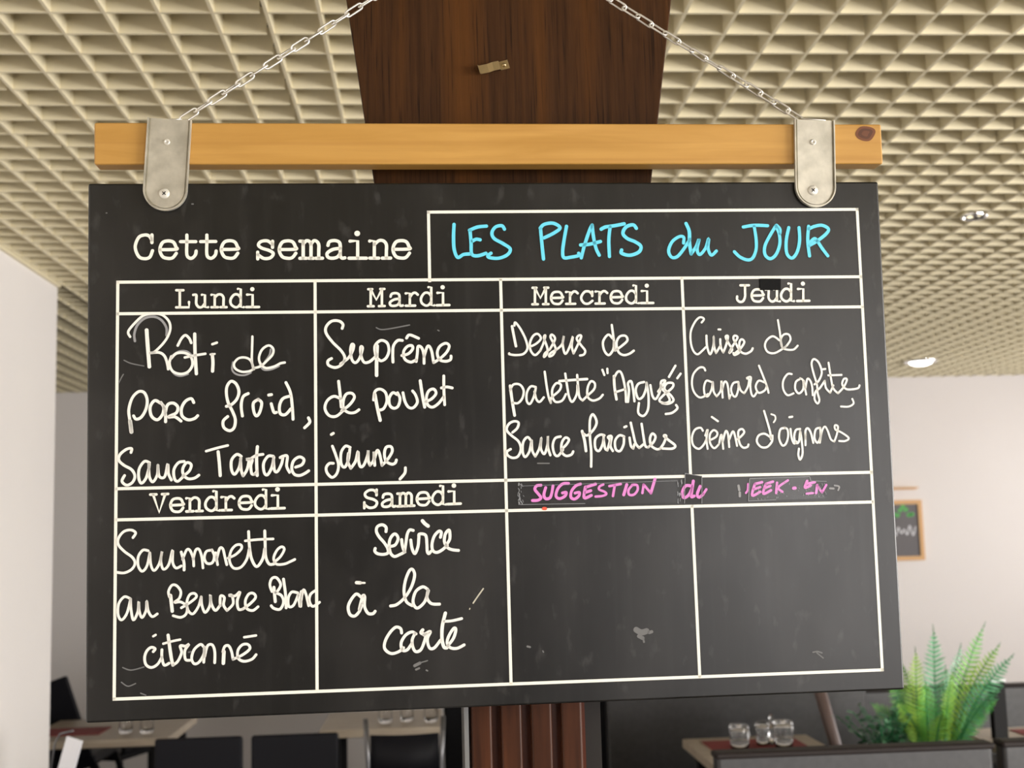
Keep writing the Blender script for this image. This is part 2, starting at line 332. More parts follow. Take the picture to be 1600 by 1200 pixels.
  '21:2088,651 2070,682 2021,677 1962,611 1946,513 1968,428 2027,378 2109,413;21:2145,534 2096,547 2069,487 2072,414 2102,389 2141,449 2161,534;21:2161,534 2166,437 2195,387;21:2195,387 2240,447 2251,545 2256,374;21:2253,447 2281,532 2311,507 2324,361;21:2324,361 2337,397;21:2424,530 2373,518 2346,458 2362,396 2393,384 2421,456 2426,523;21:2423,517 2445,444 2481,413;21:2481,413 2521,479 2536,552 2512,565 2556,576 2546,491 2555,405 2579,380 2612,422;21:2697,519 2636,538 2602,478 2630,416 2694,439 2718,488;21:2645,691 2687,574 2720,476 2732,414;21:2982,600 2938,600 2891,534 2887,448 2928,386 2992,403;21:3067,549 3022,519 3012,446 3048,402 3094,445 3098,530 3068,555;21:3104,530 3123,389;21:3119,456 3143,548 3173,529 3189,467 3191,381;21:3215,491 3261,528 3297,613 3270,712 3221,750 3194,701 3214,590 3240,491 3243,405 3258,331 3237,295 3208,344 3224,418 3270,454 3324,526;21:3324,526 3333,453 3374,403;21:3311,644 3336,647;21:3374,403 3412,476;21:3373,710 3389,562 3408,451 3456,395;21:3364,581 3503,583;21:3456,395 3522,462 3557,535 3526,541 3505,486 3546,437 3622,435 3673,447 3687,473;20:3604,335 3614,288 3562,258 3481,260'),
 ("crème d'oignons",'white',
  '21:2039,43 2016,73 1960,56 1926,-16 1935,-100 1989,-138 2039,-102 2073,-43;21:2062,-6 2089,54 2073,-43 2081,-140;21:2103,-56 2172,-21 2186,21 2150,46 2111,5 2108,-80 2149,-135 2200,-94;22:2137,180 2197,136;21:2200,-94 2228,2 2241,-143;22:2238,-70 2273,32 2296,1 2303,-126;22:2307,-48 2347,30 2369,-25 2384,-116;22:2393,-50 2438,-14 2464,22 2441,52 2402,23 2410,-86 2445,-135 2489,-130 2502,-106;22:2741,-45 2674,-1 2611,-18 2590,-78 2631,-133 2693,-135 2745,-81 2754,-21;22:2678,230 2705,126 2731,16 2736,-57;17:2751,196 2788,179 2792,143 2772,113;22:2888,55 2838,38 2821,-47 2849,-120 2887,-109 2915,-36 2912,37 2882,56;22:2944,42 2952,-49 2974,-105 3000,-87;22:2937,162 2968,166;22:3044,40 2999,29 2978,-38 2993,-99 3025,-87 3043,22;22:3043,22 3056,-100 3057,-210 3029,-270 3013,-221 3022,-160;22:3092,-125 3097,-16;22:3095,-65 3099,21 3125,45 3154,-5 3174,-103;22:3250,48 3206,31 3189,-54 3218,-104 3252,-43 3253,48;20:3243,-104 3267,5 3301,59 3330,16 3358,-70 3394,-95;20:3394,-95 3423,-23 3439,56 3408,69 3412,26 3474,-5 3546,-62 3507,-92 3444,-90'),
 ('Saumonette','white',
  '25:-3562,-867 -3537,-823 -3580,-794 -3648,-807 -3697,-869 -3697,-932 -3642,-996 -3567,-1055 -3543,-1112 -3573,-1167 -3641,-1199 -3713,-1192;25:-3419,-996 -3469,-989 -3512,-1050 -3512,-1138 -3475,-1189 -3431,-1140 -3404,-1018;25:-3404,-1016 -3394,-1129 -3363,-1186 -3314,-1119 -3289,-1006 -3301,-1094 -3277,-1176 -3227,-1134 -3190,-997 -3190,-1110 -3159,-1168 -3109,-1150;27:-3109,-1018 -3084,-1113 -3082,-1189;25:-3096,-1088 -3059,-1001 -3028,-1002 -2997,-1078 -2991,-1154;25:-2997,-1091 -2972,-1003 -2940,-998 -2916,-1068 -2904,-1175;25:-2822,-1008 -2872,-1019 -2891,-1081 -2866,-1132 -2816,-1128 -2797,-1065 -2819,-1005;25:-2784,-1034 -2766,-1148;25:-2779,-1110 -2747,-997 -2716,-998 -2697,-1074 -2679,-1151;25:-2666,-1088 -2597,-1058 -2540,-1003 -2546,-965 -2596,-970 -2640,-1026 -2653,-1114 -2616,-1184 -2547,-1180 -2490,-1106 -2465,-1005;28:-2470,-840 -2464,-967 -2446,-1094 -2397,-1178 -2340,-1110 -2318,-1010;28:-2316,-838 -2313,-972 -2308,-1086 -2277,-1156 -2233,-1158;25:-2502,-928 -2382,-919 -2237,-917;25:-2227,-1139 -2169,-1090 -2131,-1021 -2156,-995 -2200,-1026 -2233,-1101 -2208,-1159 -2132,-1161 -2069,-1137 -2031,-1120'),
 ('au Beurre Blanc','white',
  '25:-3592,-1441 -3643,-1426 -3693,-1489 -3699,-1591 -3667,-1643 -3617,-1581 -3583,-1447;25:-3583,-1447 -3579,-1544 -3557,-1647 -3516,-1572 -3507,-1476 -3503,-1559 -3477,-1627 -3439,-1561 -3433,-1472 -3420,-1562 -3382,-1621 -3334,-1597;32:-3210,-1427 -3194,-1576;25:-3220,-1440 -3229,-1388 -3197,-1331 -3153,-1336 -3114,-1392 -3127,-1456 -3172,-1493 -3114,-1492 -3057,-1536 -3064,-1606 -3115,-1637 -3185,-1619;25:-3108,-1547 -3025,-1498 -2967,-1448 -2986,-1415 -3031,-1427 -3057,-1497 -3044,-1575 -3000,-1608 -2948,-1539 -2922,-1450;26:-2922,-1450 -2916,-1527 -2885,-1599 -2839,-1530 -2835,-1433 -2827,-1517 -2788,-1583 -2743,-1533;26:-2743,-1540 -2740,-1449 -2704,-1463 -2711,-1534 -2679,-1587;26:-2679,-1587 -2621,-1524 -2633,-1446 -2659,-1445 -2601,-1450 -2556,-1416 -2582,-1500 -2570,-1578 -2531,-1579;26:-2531,-1579 -2460,-1530 -2408,-1473 -2427,-1433 -2472,-1438 -2505,-1502 -2492,-1574 -2435,-1595 -2385,-1561;29:-2233,-1381 -2221,-1518;26:-2252,-1420 -2271,-1354 -2251,-1296 -2206,-1291 -2168,-1357 -2201,-1421 -2220,-1431 -2162,-1462 -2143,-1527 -2176,-1591 -2234,-1582 -2260,-1556;28:-2141,-1306 -2123,-1450 -2118,-1580;26:-2006,-1441 -2064,-1432 -2097,-1490 -2092,-1568 -2046,-1556 -2000,-1456;26:-2000,-1467 -1988,-1569;26:-1973,-1429 -1979,-1571;26:-1978,-1532 -1954,-1416 -1928,-1456 -1903,-1567;26:-1830,-1420 -1883,-1458 -1896,-1522 -1864,-1575 -1799,-1538'),
 ('citronné','white',
  '26:-3372,-1951 -3354,-1925 -3390,-1910 -3430,-1940 -3452,-2002 -3439,-2070 -3389,-2099 -3331,-2070 -3291,-2004;26:-3291,-1936 -3291,-2008 -3270,-2081 -3224,-2065;22:-3372,-1807 -3349,-1794;31:-3233,-1802 -3215,-1939 -3201,-2029 -3188,-2084;23:-3278,-1880 -3197,-1860 -3120,-1847;26:-3188,-2084 -3143,-2050 -3107,-1970 -3120,-1906 -3071,-1910 -3039,-1895 -3076,-1953 -3071,-2034 -3031,-2045;26:-2900,-1923 -2931,-1899 -2990,-1947 -3013,-2027 -2990,-2078 -2945,-2066 -2900,-1995 -2894,-1925;26:-2891,-1941 -2900,-2068;26:-2891,-2014 -2864,-1915 -2819,-1908 -2796,-1972 -2797,-2076;34:-2710,-1975 -2716,-2084;26:-2720,-1975 -2701,-1926 -2665,-1922 -2638,-1978 -2625,-2051;26:-2625,-2051 -2530,-2009 -2466,-1957 -2484,-1915 -2538,-1918 -2579,-1971 -2575,-2043 -2521,-2073 -2448,-2057 -2407,-2015;23:-2518,-1846 -2406,-1833'),
 ('Service','white',
  '29:-1149,-877 -1148,-835 -1183,-810 -1230,-825 -1242,-871 -1216,-926 -1170,-981 -1136,-1037 -1133,-1083 -1180,-1097 -1234,-1088 -1260,-1064 -1256,-1037;29:-1108,-1022 -1061,-1008 -1033,-954 -1044,-915 -1071,-903 -1107,-944 -1120,-1006 -1109,-1084 -1071,-1120 -1016,-1102 -969,-1080;29:-998,-959 -992,-1018 -973,-1080;29:-973,-1080 -956,-988 -943,-910 -919,-868 -884,-873;29:-909,-966 -899,-1044 -872,-1099 -840,-1030 -830,-945 -824,-910 -764,-923 -753,-1009 -751,-1079 -736,-1103 -716,-1082;35:-792,-782 -769,-810 -738,-834;29:-619,-947 -610,-900 -634,-888 -678,-933 -703,-1010 -696,-1073 -657,-1093 -602,-1068 -554,-1026;29:-570,-1030 -529,-969 -528,-891 -543,-882 -572,-921 -581,-991 -555,-1046 -508,-1071 -445,-1080'),
 ('à la','white',
  '29:-1402,-1499 -1444,-1470 -1490,-1515 -1524,-1587 -1511,-1661 -1465,-1681 -1418,-1637 -1389,-1564;29:-1418,-1618 -1384,-1495 -1365,-1500 -1367,-1593 -1335,-1658 -1289,-1664 -1266,-1642;32:-1442,-1361 -1405,-1364;20:-1405,-1364 -1363,-1366;29:-1116,-1596 -1056,-1584 -980,-1522 -913,-1423 -878,-1312 -896,-1251 -929,-1264 -968,-1356 -984,-1467 -962,-1560 -907,-1599;29:-755,-1446 -801,-1422 -867,-1461 -897,-1543 -888,-1599 -852,-1624 -785,-1566 -746,-1460;29:-750,-1456 -761,-1529 -720,-1586 -641,-1594'),
 ('carte','white',
  '29:-1014,-1858 -1023,-1816 -1069,-1801 -1125,-1849 -1173,-1930 -1179,-2003 -1119,-2051 -1045,-2036 -998,-2001;29:-875,-1872 -916,-1852 -977,-1882 -1020,-1954 -1008,-2023 -961,-2020 -914,-1958;29:-884,-1867 -913,-1930 -905,-2004 -878,-2042 -831,-2025 -797,-1953 -777,-1880;33:-809,-1837 -826,-1862 -796,-1879;29:-800,-1884 -735,-1854 -766,-1926 -747,-2010 -700,-2012 -638,-1940;33:-586,-1683 -617,-1802 -624,-1922 -607,-2006 -579,-2016;27:-602,-1761 -527,-1759 -428,-1740;29:-570,-1998 -512,-1926 -487,-1844 -510,-1834 -558,-1906 -574,-1970 -542,-2017 -477,-2024 -410,-1994'),
 ('samedi','cream',
  '14:-312,-1595 -269,-1536 -210,-1459;10:-349,-1654 -345,-1645'),
 ('pink SUGGESTION','pink',
  '29:385,-463 343,-468 324,-503 359,-551 382,-587 351,-610 297,-612;29:432,-488 412,-559 429,-597 471,-590 491,-543 505,-472;29:661,-452 601,-456 552,-503 532,-573 567,-600 622,-576 635,-540 598,-545;29:781,-461 733,-478 689,-530 681,-589 717,-608 760,-579 767,-544 724,-549;30:932,-465 841,-492;30:829,-492 813,-598 886,-576;30:827,-545 882,-529;24:1010,-472 973,-489 966,-519 1020,-544 1037,-568 994,-585 928,-589;25:1070,-489 1186,-471;26:1125,-481 1103,-588;30:1246,-478 1212,-579;25:1300,-486 1262,-532 1267,-578 1315,-579 1353,-535 1349,-487 1300,-483;25:1416,-482 1401,-566;25:1416,-482 1486,-568;30:1486,-568 1533,-431'),
 ('pink du','pink',
  '30:1905,-510 1844,-505 1805,-570 1821,-624 1871,-595 1907,-530;30:1922,-459 1903,-560 1895,-614 1926,-609;30:1990,-514 1957,-592 1976,-622 2018,-593;26:2018,-593 2051,-546'),
 ('pink EEK . EN','pink',
  '22:2481,-503 2474,-563 2455,-592;26:2626,-488 2551,-504;26:2551,-504 2518,-618 2603,-584;24:2536,-558 2605,-536;26:2738,-485 2662,-507;26:2662,-507 2633,-603 2715,-571;24:2648,-549 2711,-526;26:2780,-498 2766,-600;24:2893,-476 2791,-544 2832,-590;33:2948,-557 2964,-555;27:3092,-487 3066,-553 3127,-533;24:3078,-517 3172,-501;21:3079,-614 3148,-610;27:3194,-532 3179,-610;24:3194,-538 3241,-606;24:3241,-606 3289,-532'),
 ('suggestion','grey',
  '26:2393,-587 2392,-621;26:2384,-518 2389,-560;20:3327,-567 3365,-570;17:3376,-539 3423,-552 3411,-588'),
 ('mark','red',
  '32:405,-694 424,-695'),
 ('smudge','faint',
  '58:1293,-1909 1344,-1936 1396,-1925;38:1317,-1972 1355,-1992;32:1421,-1939 1447,-1933;19:1361,-1999 1366,-2030;31:-893,-2176 -843,-2153;12:-830,-2148 -768,-2132;19:-881,-2213 -850,-2202;15:-782,-2223 -770,-2229;20:210,-2032 235,-2039;13:360,-2081 366,-2093;15:-3155,2404 -3142,2397;15:-3041,-1969 -3017,-1964;13:-3824,2298 -3818,2298;16:3073,-2192 3119,-2187 3164,-2202;13:3112,-2200 3175,-2253;14:-3000,2384 -2988,2384;13:-604,1099 -592,1092;12:-3698,627 -3674,677 -3656,708;12:-3667,-2227 -3608,-2266 -3537,-2244;12:-3489,-2336 -3441,-2356;12:-3650,845 -3583,813 -3462,786;13:-1212,1132 -1136,1112 -883,1154;12:-3656,-2090 -3578,-2117 -3459,-2092;13:359,-246 474,-249'),
 ('printed Cette','print',
  '32:-3385,2077 -3385,2000;32:-3385,2026 -3415,2068 -3460,2076 -3513,2050 -3545,1958 -3513,1866 -3459,1841 -3406,1856 -3379,1920;32:-3304,1929 -3152,1932 -3154,1954 -3179,2003 -3229,2016 -3283,1999 -3309,1929 -3283,1861 -3229,1842 -3185,1849 -3151,1892;32:-3049,2073 -3049,2011 -3050,1882 -3026,1845 -2996,1845 -2967,1876 -2960,1913;32:-3110,2008 -2963,2007;32:-2856,2072 -2856,2011 -2857,1881 -2834,1844 -2803,1844 -2774,1875 -2767,1912;32:-2917,2007 -2770,2007;32:-2712,1927 -2559,1930 -2560,1952 -2585,2000 -2636,2014 -2690,1997 -2717,1927 -2690,1858 -2636,1839 -2591,1846 -2557,1889'),
 ('printed semaine','print',
  '32:-2218,2006 -2219,1944;32:-2218,1974 -2269,2010 -2332,2003 -2356,1969 -2324,1938 -2251,1913 -2212,1881 -2243,1840 -2306,1835 -2360,1871;32:-2364,1830 -2364,1897;33:-2148,1922 -1994,1925 -1995,1947 -2020,1996 -2071,2009 -2126,1992 -2154,1922 -2127,1853 -2073,1834 -2027,1841 -1992,1884;33:-1951,2005 -1919,2004;L33:-1919,2004 -1920,1833;33:-1919,1976 -1888,2008 -1857,2000 -1843,1967 -1843,1901 -1844,1832;33:-1843,1972 -1815,2008 -1784,2000 -1766,1966 -1767,1901 -1768,1832;L33:-1953,1833 -1888,1833;L33:-1866,1833 -1819,1832;L33:-1797,1832 -1731,1832;33:-1676,1960 -1661,1998 -1609,2009 -1566,1993 -1555,1956 -1556,1900 -1555,1853 -1538,1831 -1511,1834;33:-1555,1930 -1629,1919 -1684,1882 -1675,1841 -1630,1831 -1584,1844 -1556,1881;L33:-1458,2002 -1383,2002 -1385,1830;L33:-1471,1830 -1299,1829;L56:-1387,2079 -1385,2079;L33:-1263,2001 -1218,2001 -1221,1829;33:-1219,1964 -1172,2005 -1126,2001 -1099,1963 -1100,1897 -1102,1828;L33:-1265,1829 -1177,1828;L33:-1142,1828 -1059,1828;33:-1029,1916 -872,1919 -874,1941 -899,1990 -950,2004 -1006,1987 -1035,1916 -1008,1846 -953,1827 -907,1834 -871,1877'),
 ('printed Lundi','print',
  'L25:-3118,1526 -3118,1357;L25:-3151,1526 -3084,1525;L25:-3152,1357 -3030,1356 -3030,1408;25:-2989,1478 -2961,1478 -2959,1445 -2960,1391 -2938,1358 -2905,1358 -2879,1391;L25:-2905,1478 -2877,1477 -2877,1355 -2847,1355;L25:-2813,1477 -2782,1477 -2783,1354;25:-2782,1450 -2750,1479 -2717,1476 -2698,1449 -2698,1403 -2699,1354;L25:-2814,1354 -2752,1354;L25:-2727,1354 -2669,1353;25:-2531,1442 -2557,1475 -2596,1475 -2629,1429 -2625,1382 -2590,1353 -2558,1356 -2532,1388;L25:-2557,1533 -2531,1532 -2532,1352 -2503,1352;L25:-2469,1475 -2416,1474 -2417,1351;L25:-2478,1352 -2355,1351;L42:-2419,1529 -2418,1529'),
 ('printed Mardi','print',
  'L25:-1261,1517 -1264,1346;L25:-1150,1518 -1153,1346;L25:-1261,1515 -1207,1410 -1150,1515;L25:-1285,1517 -1246,1517;L25:-1166,1518 -1126,1518;L25:-1291,1346 -1235,1346;L25:-1182,1346 -1126,1347;25:-1066,1440 -1054,1467 -1017,1475 -985,1464 -978,1437 -978,1397 -978,1363 -966,1347 -946,1350;25:-978,1419 -1031,1410 -1072,1383 -1066,1353 -1033,1347 -999,1356 -979,1383;L25:-915,1471 -875,1472 -877,1347;25:-875,1431 -848,1468 -821,1476 -796,1457;L25:-917,1347 -824,1347;25:-663,1439 -689,1472 -729,1472 -763,1425 -760,1377 -724,1348 -691,1352 -664,1385;L25:-688,1531 -661,1531 -664,1348 -635,1348;L26:-600,1473 -545,1473 -547,1348;L26:-610,1348 -485,1349;L43:-548,1529 -547,1529'),
 ('printed Mercredi','print',
  'L25:379,1514 374,1347;L25:489,1514 484,1347;L25:379,1511 431,1409 489,1512;L25:355,1514 394,1514;L25:473,1514 513,1514;L25:348,1347 403,1347;L25:456,1347 511,1347;25:542,1409 654,1412 653,1427 636,1462 599,1471 559,1459 538,1409 557,1360 596,1347 629,1352 655,1382;L25:693,1468 733,1468 729,1347;25:732,1429 759,1465 786,1473 810,1454;L25:690,1347 782,1347;25:959,1469 957,1425;25:955,1442 926,1471 879,1466 844,1409 869,1356 915,1347 958,1376;L25:993,1469 1033,1469 1029,1347;25:1031,1429 1059,1465 1086,1473 1111,1454;L25:989,1347 1082,1347;25:1149,1409 1262,1412 1261,1428 1243,1463 1206,1472 1166,1460 1145,1409 1163,1360 1202,1347 1236,1353 1262,1383;25:1405,1436 1380,1470 1340,1469 1305,1423 1307,1376 1342,1347 1376,1351 1403,1383;L25:1382,1527 1408,1527 1402,1347 1431,1347;L25:1465,1470 1520,1470 1516,1347;L25:1453,1347 1579,1347;L43:1518,1524 1519,1524'),
 ('printed Jeudi','print',
  '25:2535,1518 2533,1451 2530,1398 2508,1355 2474,1348 2448,1371 2449,1404;L25:2488,1518 2576,1518;25:2603,1411 2719,1414 2718,1431 2701,1465 2663,1475 2622,1462 2599,1411 2617,1362 2657,1349 2692,1354 2719,1385;25:2749,1472 2779,1472 2779,1439 2776,1385 2798,1352 2832,1352 2861,1386;L25:2837,1473 2867,1473 2862,1349 2893,1349;26:3014,1440 2988,1473 2947,1473 2911,1426 2913,1379 2949,1350 2983,1354 3012,1386;L26:2991,1531 3018,1531 3010,1350 3040,1350;L26:3088,1474 3144,1474 3138,1350;L26:3074,1350 3202,1351;L44:3142,1529 3143,1529'),
 ('printed Vendredi','print',
  'L26:-3373,-460 -3316,-633 -3259,-459;L26:-3399,-460 -3343,-460;L26:-3289,-459 -3232,-458;26:-3206,-568 -3091,-564 -3093,-548 -3111,-512 -3149,-503 -3190,-516 -3210,-568 -3190,-618 -3149,-632 -3116,-626 -3090,-594;L26:-3059,-505 -3026,-505 -3026,-631;26:-3026,-532 -2992,-502 -2959,-504 -2938,-531 -2938,-579 -2939,-630;L26:-3059,-631 -2994,-630;L26:-2968,-630 -2907,-630;26:-2775,-537 -2802,-503 -2843,-503 -2877,-551 -2873,-599 -2836,-629 -2802,-625 -2775,-592;L26:-2802,-443 -2775,-443 -2775,-629 -2745,-628;L26:-2726,-502 -2685,-501 -2685,-628;26:-2685,-543 -2658,-505 -2630,-497 -2605,-516;L26:-2726,-628 -2631,-628;26:-2556,-562 -2440,-558 -2441,-542 -2460,-506 -2498,-497 -2539,-510 -2560,-562 -2540,-613 -2499,-626 -2465,-621 -2439,-589;26:-2302,-532 -2329,-498 -2370,-499 -2405,-547 -2401,-595 -2364,-625 -2330,-621 -2303,-588;L26:-2329,-439 -2301,-439 -2303,-625 -2273,-625;L26:-2244,-497 -2188,-497 -2189,-624;L26:-2253,-624 -2125,-623;L45:-2192,-440 -2190,-440'),
 ('printed Samedi','print',
  '26:-1234,-468 -1235,-521;26:-1234,-497 -1263,-471 -1310,-472 -1347,-503 -1331,-539 -1265,-562 -1232,-591 -1252,-632 -1306,-641 -1352,-611;25:-1356,-644 -1355,-588;26:-1174,-545 -1163,-517 -1125,-509 -1093,-519 -1085,-546 -1086,-586 -1085,-619 -1073,-635 -1053,-632;26:-1086,-564 -1139,-573 -1180,-601 -1174,-630 -1140,-636 -1107,-626 -1086,-599;26:-1031,-511 -1006,-511;L26:-1006,-511 -1009,-634;26:-1007,-531 -984,-508 -961,-513 -950,-537 -951,-584 -952,-633;26:-950,-532 -930,-507 -907,-512 -894,-536 -895,-583 -896,-632;L26:-1033,-635 -984,-634;L26:-968,-634 -933,-633;L26:-917,-633 -869,-632;26:-838,-568 -724,-563 -725,-547 -743,-513 -781,-504 -821,-517 -843,-568 -823,-618 -783,-630 -749,-624 -723,-593;26:-586,-537 -613,-504 -653,-504 -688,-552 -685,-599 -649,-628 -615,-623 -587,-591;L26:-611,-446 -584,-445 -588,-627 -558,-627;L26:-530,-502 -475,-501 -477,-625;L26:-541,-626 -414,-624;L44:-478,-446 -476,-446'),
]
# ---------------------------------------------------------------- the room
XL, XR, YF, YB = -4.0, 5.2, 8.2, -4.0
ZC = 2.506                                   # underside of the egg-crate ceiling
struct(MB().box((XL, YB, -.1), (XR, YF, 0)).build('floor', m_floor), 'grey brown floor of the dining room')
struct(MB().box((XL, YF, 0), (XR+.2, YF+.15, 2.62)).build('wall_far', m_wallf), 'pale wall at the far end of the dining room')
struct(MB().box((XL-.15, YB, 0), (XL, YF+.15, 2.62)).build('wall_side', m_wallf))
struct(MB().box((-1.60, YB+.01, .001), (-1.409, 4.7306, ZC-.004)).build('wall_left', m_wall), 'white partition wall ending beside the blackboard')
def wall_with_holes(name, fixed, u0, u1, holes, along, m):
    """wall in the plane x=fixed (along 'y') or y=fixed (along 'x'), holes as (u0,u1,z0,z1)"""
    mb = MB(); t = .15
    def seg(a, b, z0, z1):
        if b-a < .001: return
        if along == 'y': mb.box((fixed, a, z0), (fixed+t, b, z1))
        else: mb.box((a, fixed-t, z0), (b, fixed, z1))
    cur = u0
    for (a, b, z0, z1) in holes:
        seg(cur, a, 0, 2.62); seg(a, b, 0, z0); seg(a, b, z1, 2.62); cur = b
    seg(cur, u1, 0, 2.62)
    return struct(mb.build(name, m))
HR = [(-2.5, 1.3, .6, 2.3), (4.7, 7.3, .9, 2.3)]
wall_with_holes('wall_right', XR, YB, YF, HR, 'y', m_wallf)
HB = [(1.7, 4.7, .35, 2.05)]
wall_with_holes('wall_back', YB, XL, XR, HB, 'x', m_wallb)
def window(name, along, fixed, a, b, z0, z1, bars):
    o = struct(bpy.data.objects.new(name, None)); COL.objects.link(o)
    mb = MB()
    def bar(u0, u1, c0, c1):
        if along == 'y': mb.box((fixed+.04, u0, c0), (fixed+.09, u1, c1))
        else: mb.box((u0, fixed-.09, c0), (u1, fixed-.04, c1))
    w = .05
    bar(a, b, z0, z0+w); bar(a, b, z1-w, z1); bar(a, a+w, z0, z1); bar(b-w, b, z0, z1)
    for k in range(1, bars): c = a+(b-a)*k/bars; bar(c-w/2, c+w/2, z0, z1)
    struct(mb.build('window_frame', m_paper, o))
window('window_1', 'y', XR, *HR[0], 2); window('window_2', 'y', XR, *HR[1], 3); window('window_3', 'x', YB, *HB[0], 4)

# egg-crate ceiling: 600 mm trays of 100 mm cells, blades 7 mm thick
def ceiling():
    mb = MB(); t = .0035; h = .056
    x0, y0 = -.895, 2.2525
    mods = range(-6, 11)
    for k in mods:
        xs = x0+.6*k
        a = max(xs, XL+.01); b = min(xs+.6, XR-.01)
        if b-a < .05: continue
        for i in range(6):
            x = xs+.1*i
            if XL+.01 < x < XR-.01: mb.box((x-t, -1.2, ZC), (x+t, YF-.005, ZC+h))
        y = y0-3.4
        while y < YF-.01:
            mb.box((a, y-t, ZC+.0004), (b-.012, y+t, ZC+h-.0004))
            y += .1
    o = struct(mb.build('ceiling', m_ceil), 'cream egg-crate grid ceiling')
    struct(MB().box((XL, YB, ZC+h+.003), (XR, YF, ZC+h+.02)).build('ceiling_deck', m_deck, o))
    struct(MB().box((XL, YB, ZC), (XR, -1.21, ZC+.02)).build('ceiling_panel', m_ceil, o))
ceiling()
# pale edge strip where the grid meets the partition
struct(MB().box((-1.409, -1.2, ZC-.012), (-1.397, 4.7306, ZC+.05)).build('trim_1', m_ceil))

# ---------------------------------------------------------------- the column behind the board
col = struct(bpy.data.objects.new('column', None), 'dark wood clad column behind the blackboard'); COL.objects.link(col)
struct(MB().box((.0300, 1.312, .001), (.1715, 1.48, ZC-.002)).build('column_core', m_taupe, col))
pz0, pz1 = 1.46, ZC-.002
def pxl(z): return -.081-.1343*(z-2.0872)
def pxr(z): return .2686+.149*(z-2.0872)
struct(MB().prism([(pxl(pz0), pz0), (pxr(pz0), pz0), (pxr(pz1), pz1), (pxl(pz1), pz1)], 1.262, 1.288).build('flared_panel', m_dark, col, bevel=.0015))
struct(MB().box((.0335, 1.300, .001), (.1535, 1.310, 1.50)).build('slat_backing', m_groove, col))
for i, c in enumerate((.0463, .0768, .1076, .1386)):
    struct(MB().box((c-.0108, 1.287, .001), (c+.0108, 1.300, 1.458)).build('slat', m_slat, col, bevel=.003, seg=3))
struct(MB().box((.0290, 1.286, .001), (.0332, 1.312, 1.458)).build('edge_strip', m_greyp, col))

# small brass turn latch screwed to the flared panel
lt = thing('turn_latch', 'small brass turn latch screwed to the dark flared wood panel', 'latch', (.0844, 1.262, 2.0145+.0), 0)
lm = Matrix.Rotation(math.radians(15), 4, 'Y').inverted()
def latch_piece(pts, hw):
    """ribbon of thickness 1 mm following (x, y) profile points, half width hw in z"""
    mb = MB(); n = len(pts); vs = []
    for (x, y) in pts: vs += [lm @ Vector((x, y, -hw)), lm @ Vector((x, y, hw))]
    for (x, y) in pts: vs += [lm @ Vector((x, y-.0011, -hw)), lm @ Vector((x, y-.0011, hw))]
    fs = []
    for i in range(n-1):
        a = 2*i; b = 2*n+2*i
        fs += [(a, a+1, a+3, a+2), (b, b+2, b+3, b+1), (a, a+2, b+2, b), (a+1, b+1, b+3, a+3)]
    fs += [(0, 2*n, 2*n+1, 1), (2*n-2, 2*n-1, 4*n-1, 4*n-2)]
    return mb.add(vs, fs)
latch_piece([(.006, -.0), (-.0035, -.0), (-.0045, -.0035), (-.0115, -.0045), (-.017, -.003), (-.026, -.0045), (-.0275, -.0075)], .0047).build('latch_blade', m_brass, lt)
MB().lathe([(0, .0033), (.0018, .0030), (.0023, .0018), (.0024, .0)], (.0008, 0, .0002), 16, 'y').build('screw', m_brass, lt)

# ---------------------------------------------------------------- the hanging blackboard
BO = Vector((.06958858, 1.22032547, 1.61266155))
BR = Matrix(((.99969, -.02487683, -.0009932), (.02483054, .99914713, -.0329917), (.00181309, .03295682, .99945513)))
root = thing('hanging_chalkboard', 'black menu board hung by two chains from a pine bar', 'chalkboard')
m4 = BR.to_4x4(); m4.translation = BO
root.matrix_world = m4
BW, BH = .4, .2596
panel = MB().box((-BW, 0, -BH), (BW, .013, BH)).build('board_panel', m_board, root, bevel=.0022, seg=3)

def smooth(pts, straight):
    if straight or len(pts) < 3: return pts
    out = []
    n = len(pts)
    for i in range(n-1):
        p0 = pts[max(i-1, 0)]; p1 = pts[i]; p2 = pts[i+1]; p3 = pts[min(i+2, n-1)]
        for k in range(6):
            t = k/6
            out.append(tuple(.5*((2*p1[j])+(-p0[j]+p2[j])*t+(2*p0[j]-5*p1[j]+4*p2[j]-p3[j])*t*t+(-p0[j]+3*p1[j]-3*p2[j]+p3[j])*t**3) for j in (0, 1)))
    out.append(pts[-1])
    return out
def ribbon(mb, pts, w, y, seed):
    """a flat painted stroke with round ends, width w, lying on the board at depth y"""
    rd = random.Random(seed)
    n = len(pts); vs = []; fs = []
    hw = w/2
    nrm = []
    for i in range(n):
        a = pts[max(i-1, 0)]; b = pts[min(i+1, n-1)]
        dx, dz = b[0]-a[0], b[1]-a[1]; l = math.hypot(dx, dz) or 1e-6
        nrm.append((-dz/l, dx/l))
    k = 1.0
    for i, (x, z) in enumerate(pts):
        k += (rd.uniform(.93, 1.07)-k)*.35
        h = hw*k
        vs += [(x+nrm[i][0]*h, y, z+nrm[i][1]*h), (x-nrm[i][0]*h, y, z-nrm[i][1]*h)]
    for i in range(n-1): fs.append((2*i, 2*i+1, 2*i+3, 2*i+2))
    mb.add(vs, fs)
    for (c, nm, sg) in ((pts[0], nrm[0], 1), (pts[-1], nrm[-1], -1)):
        a0 = math.atan2(nm[1], nm[0])
        cap = [(c[0], y, c[1])]
        for q in range(9):
            a = a0+sg*math.pi*q/8
            cap.append((c[0]+hw*math.cos(a), y, c[1]+hw*math.sin(a)))
        mb.add(cap, [(0, i, i+1) for i in range(1, 9)])

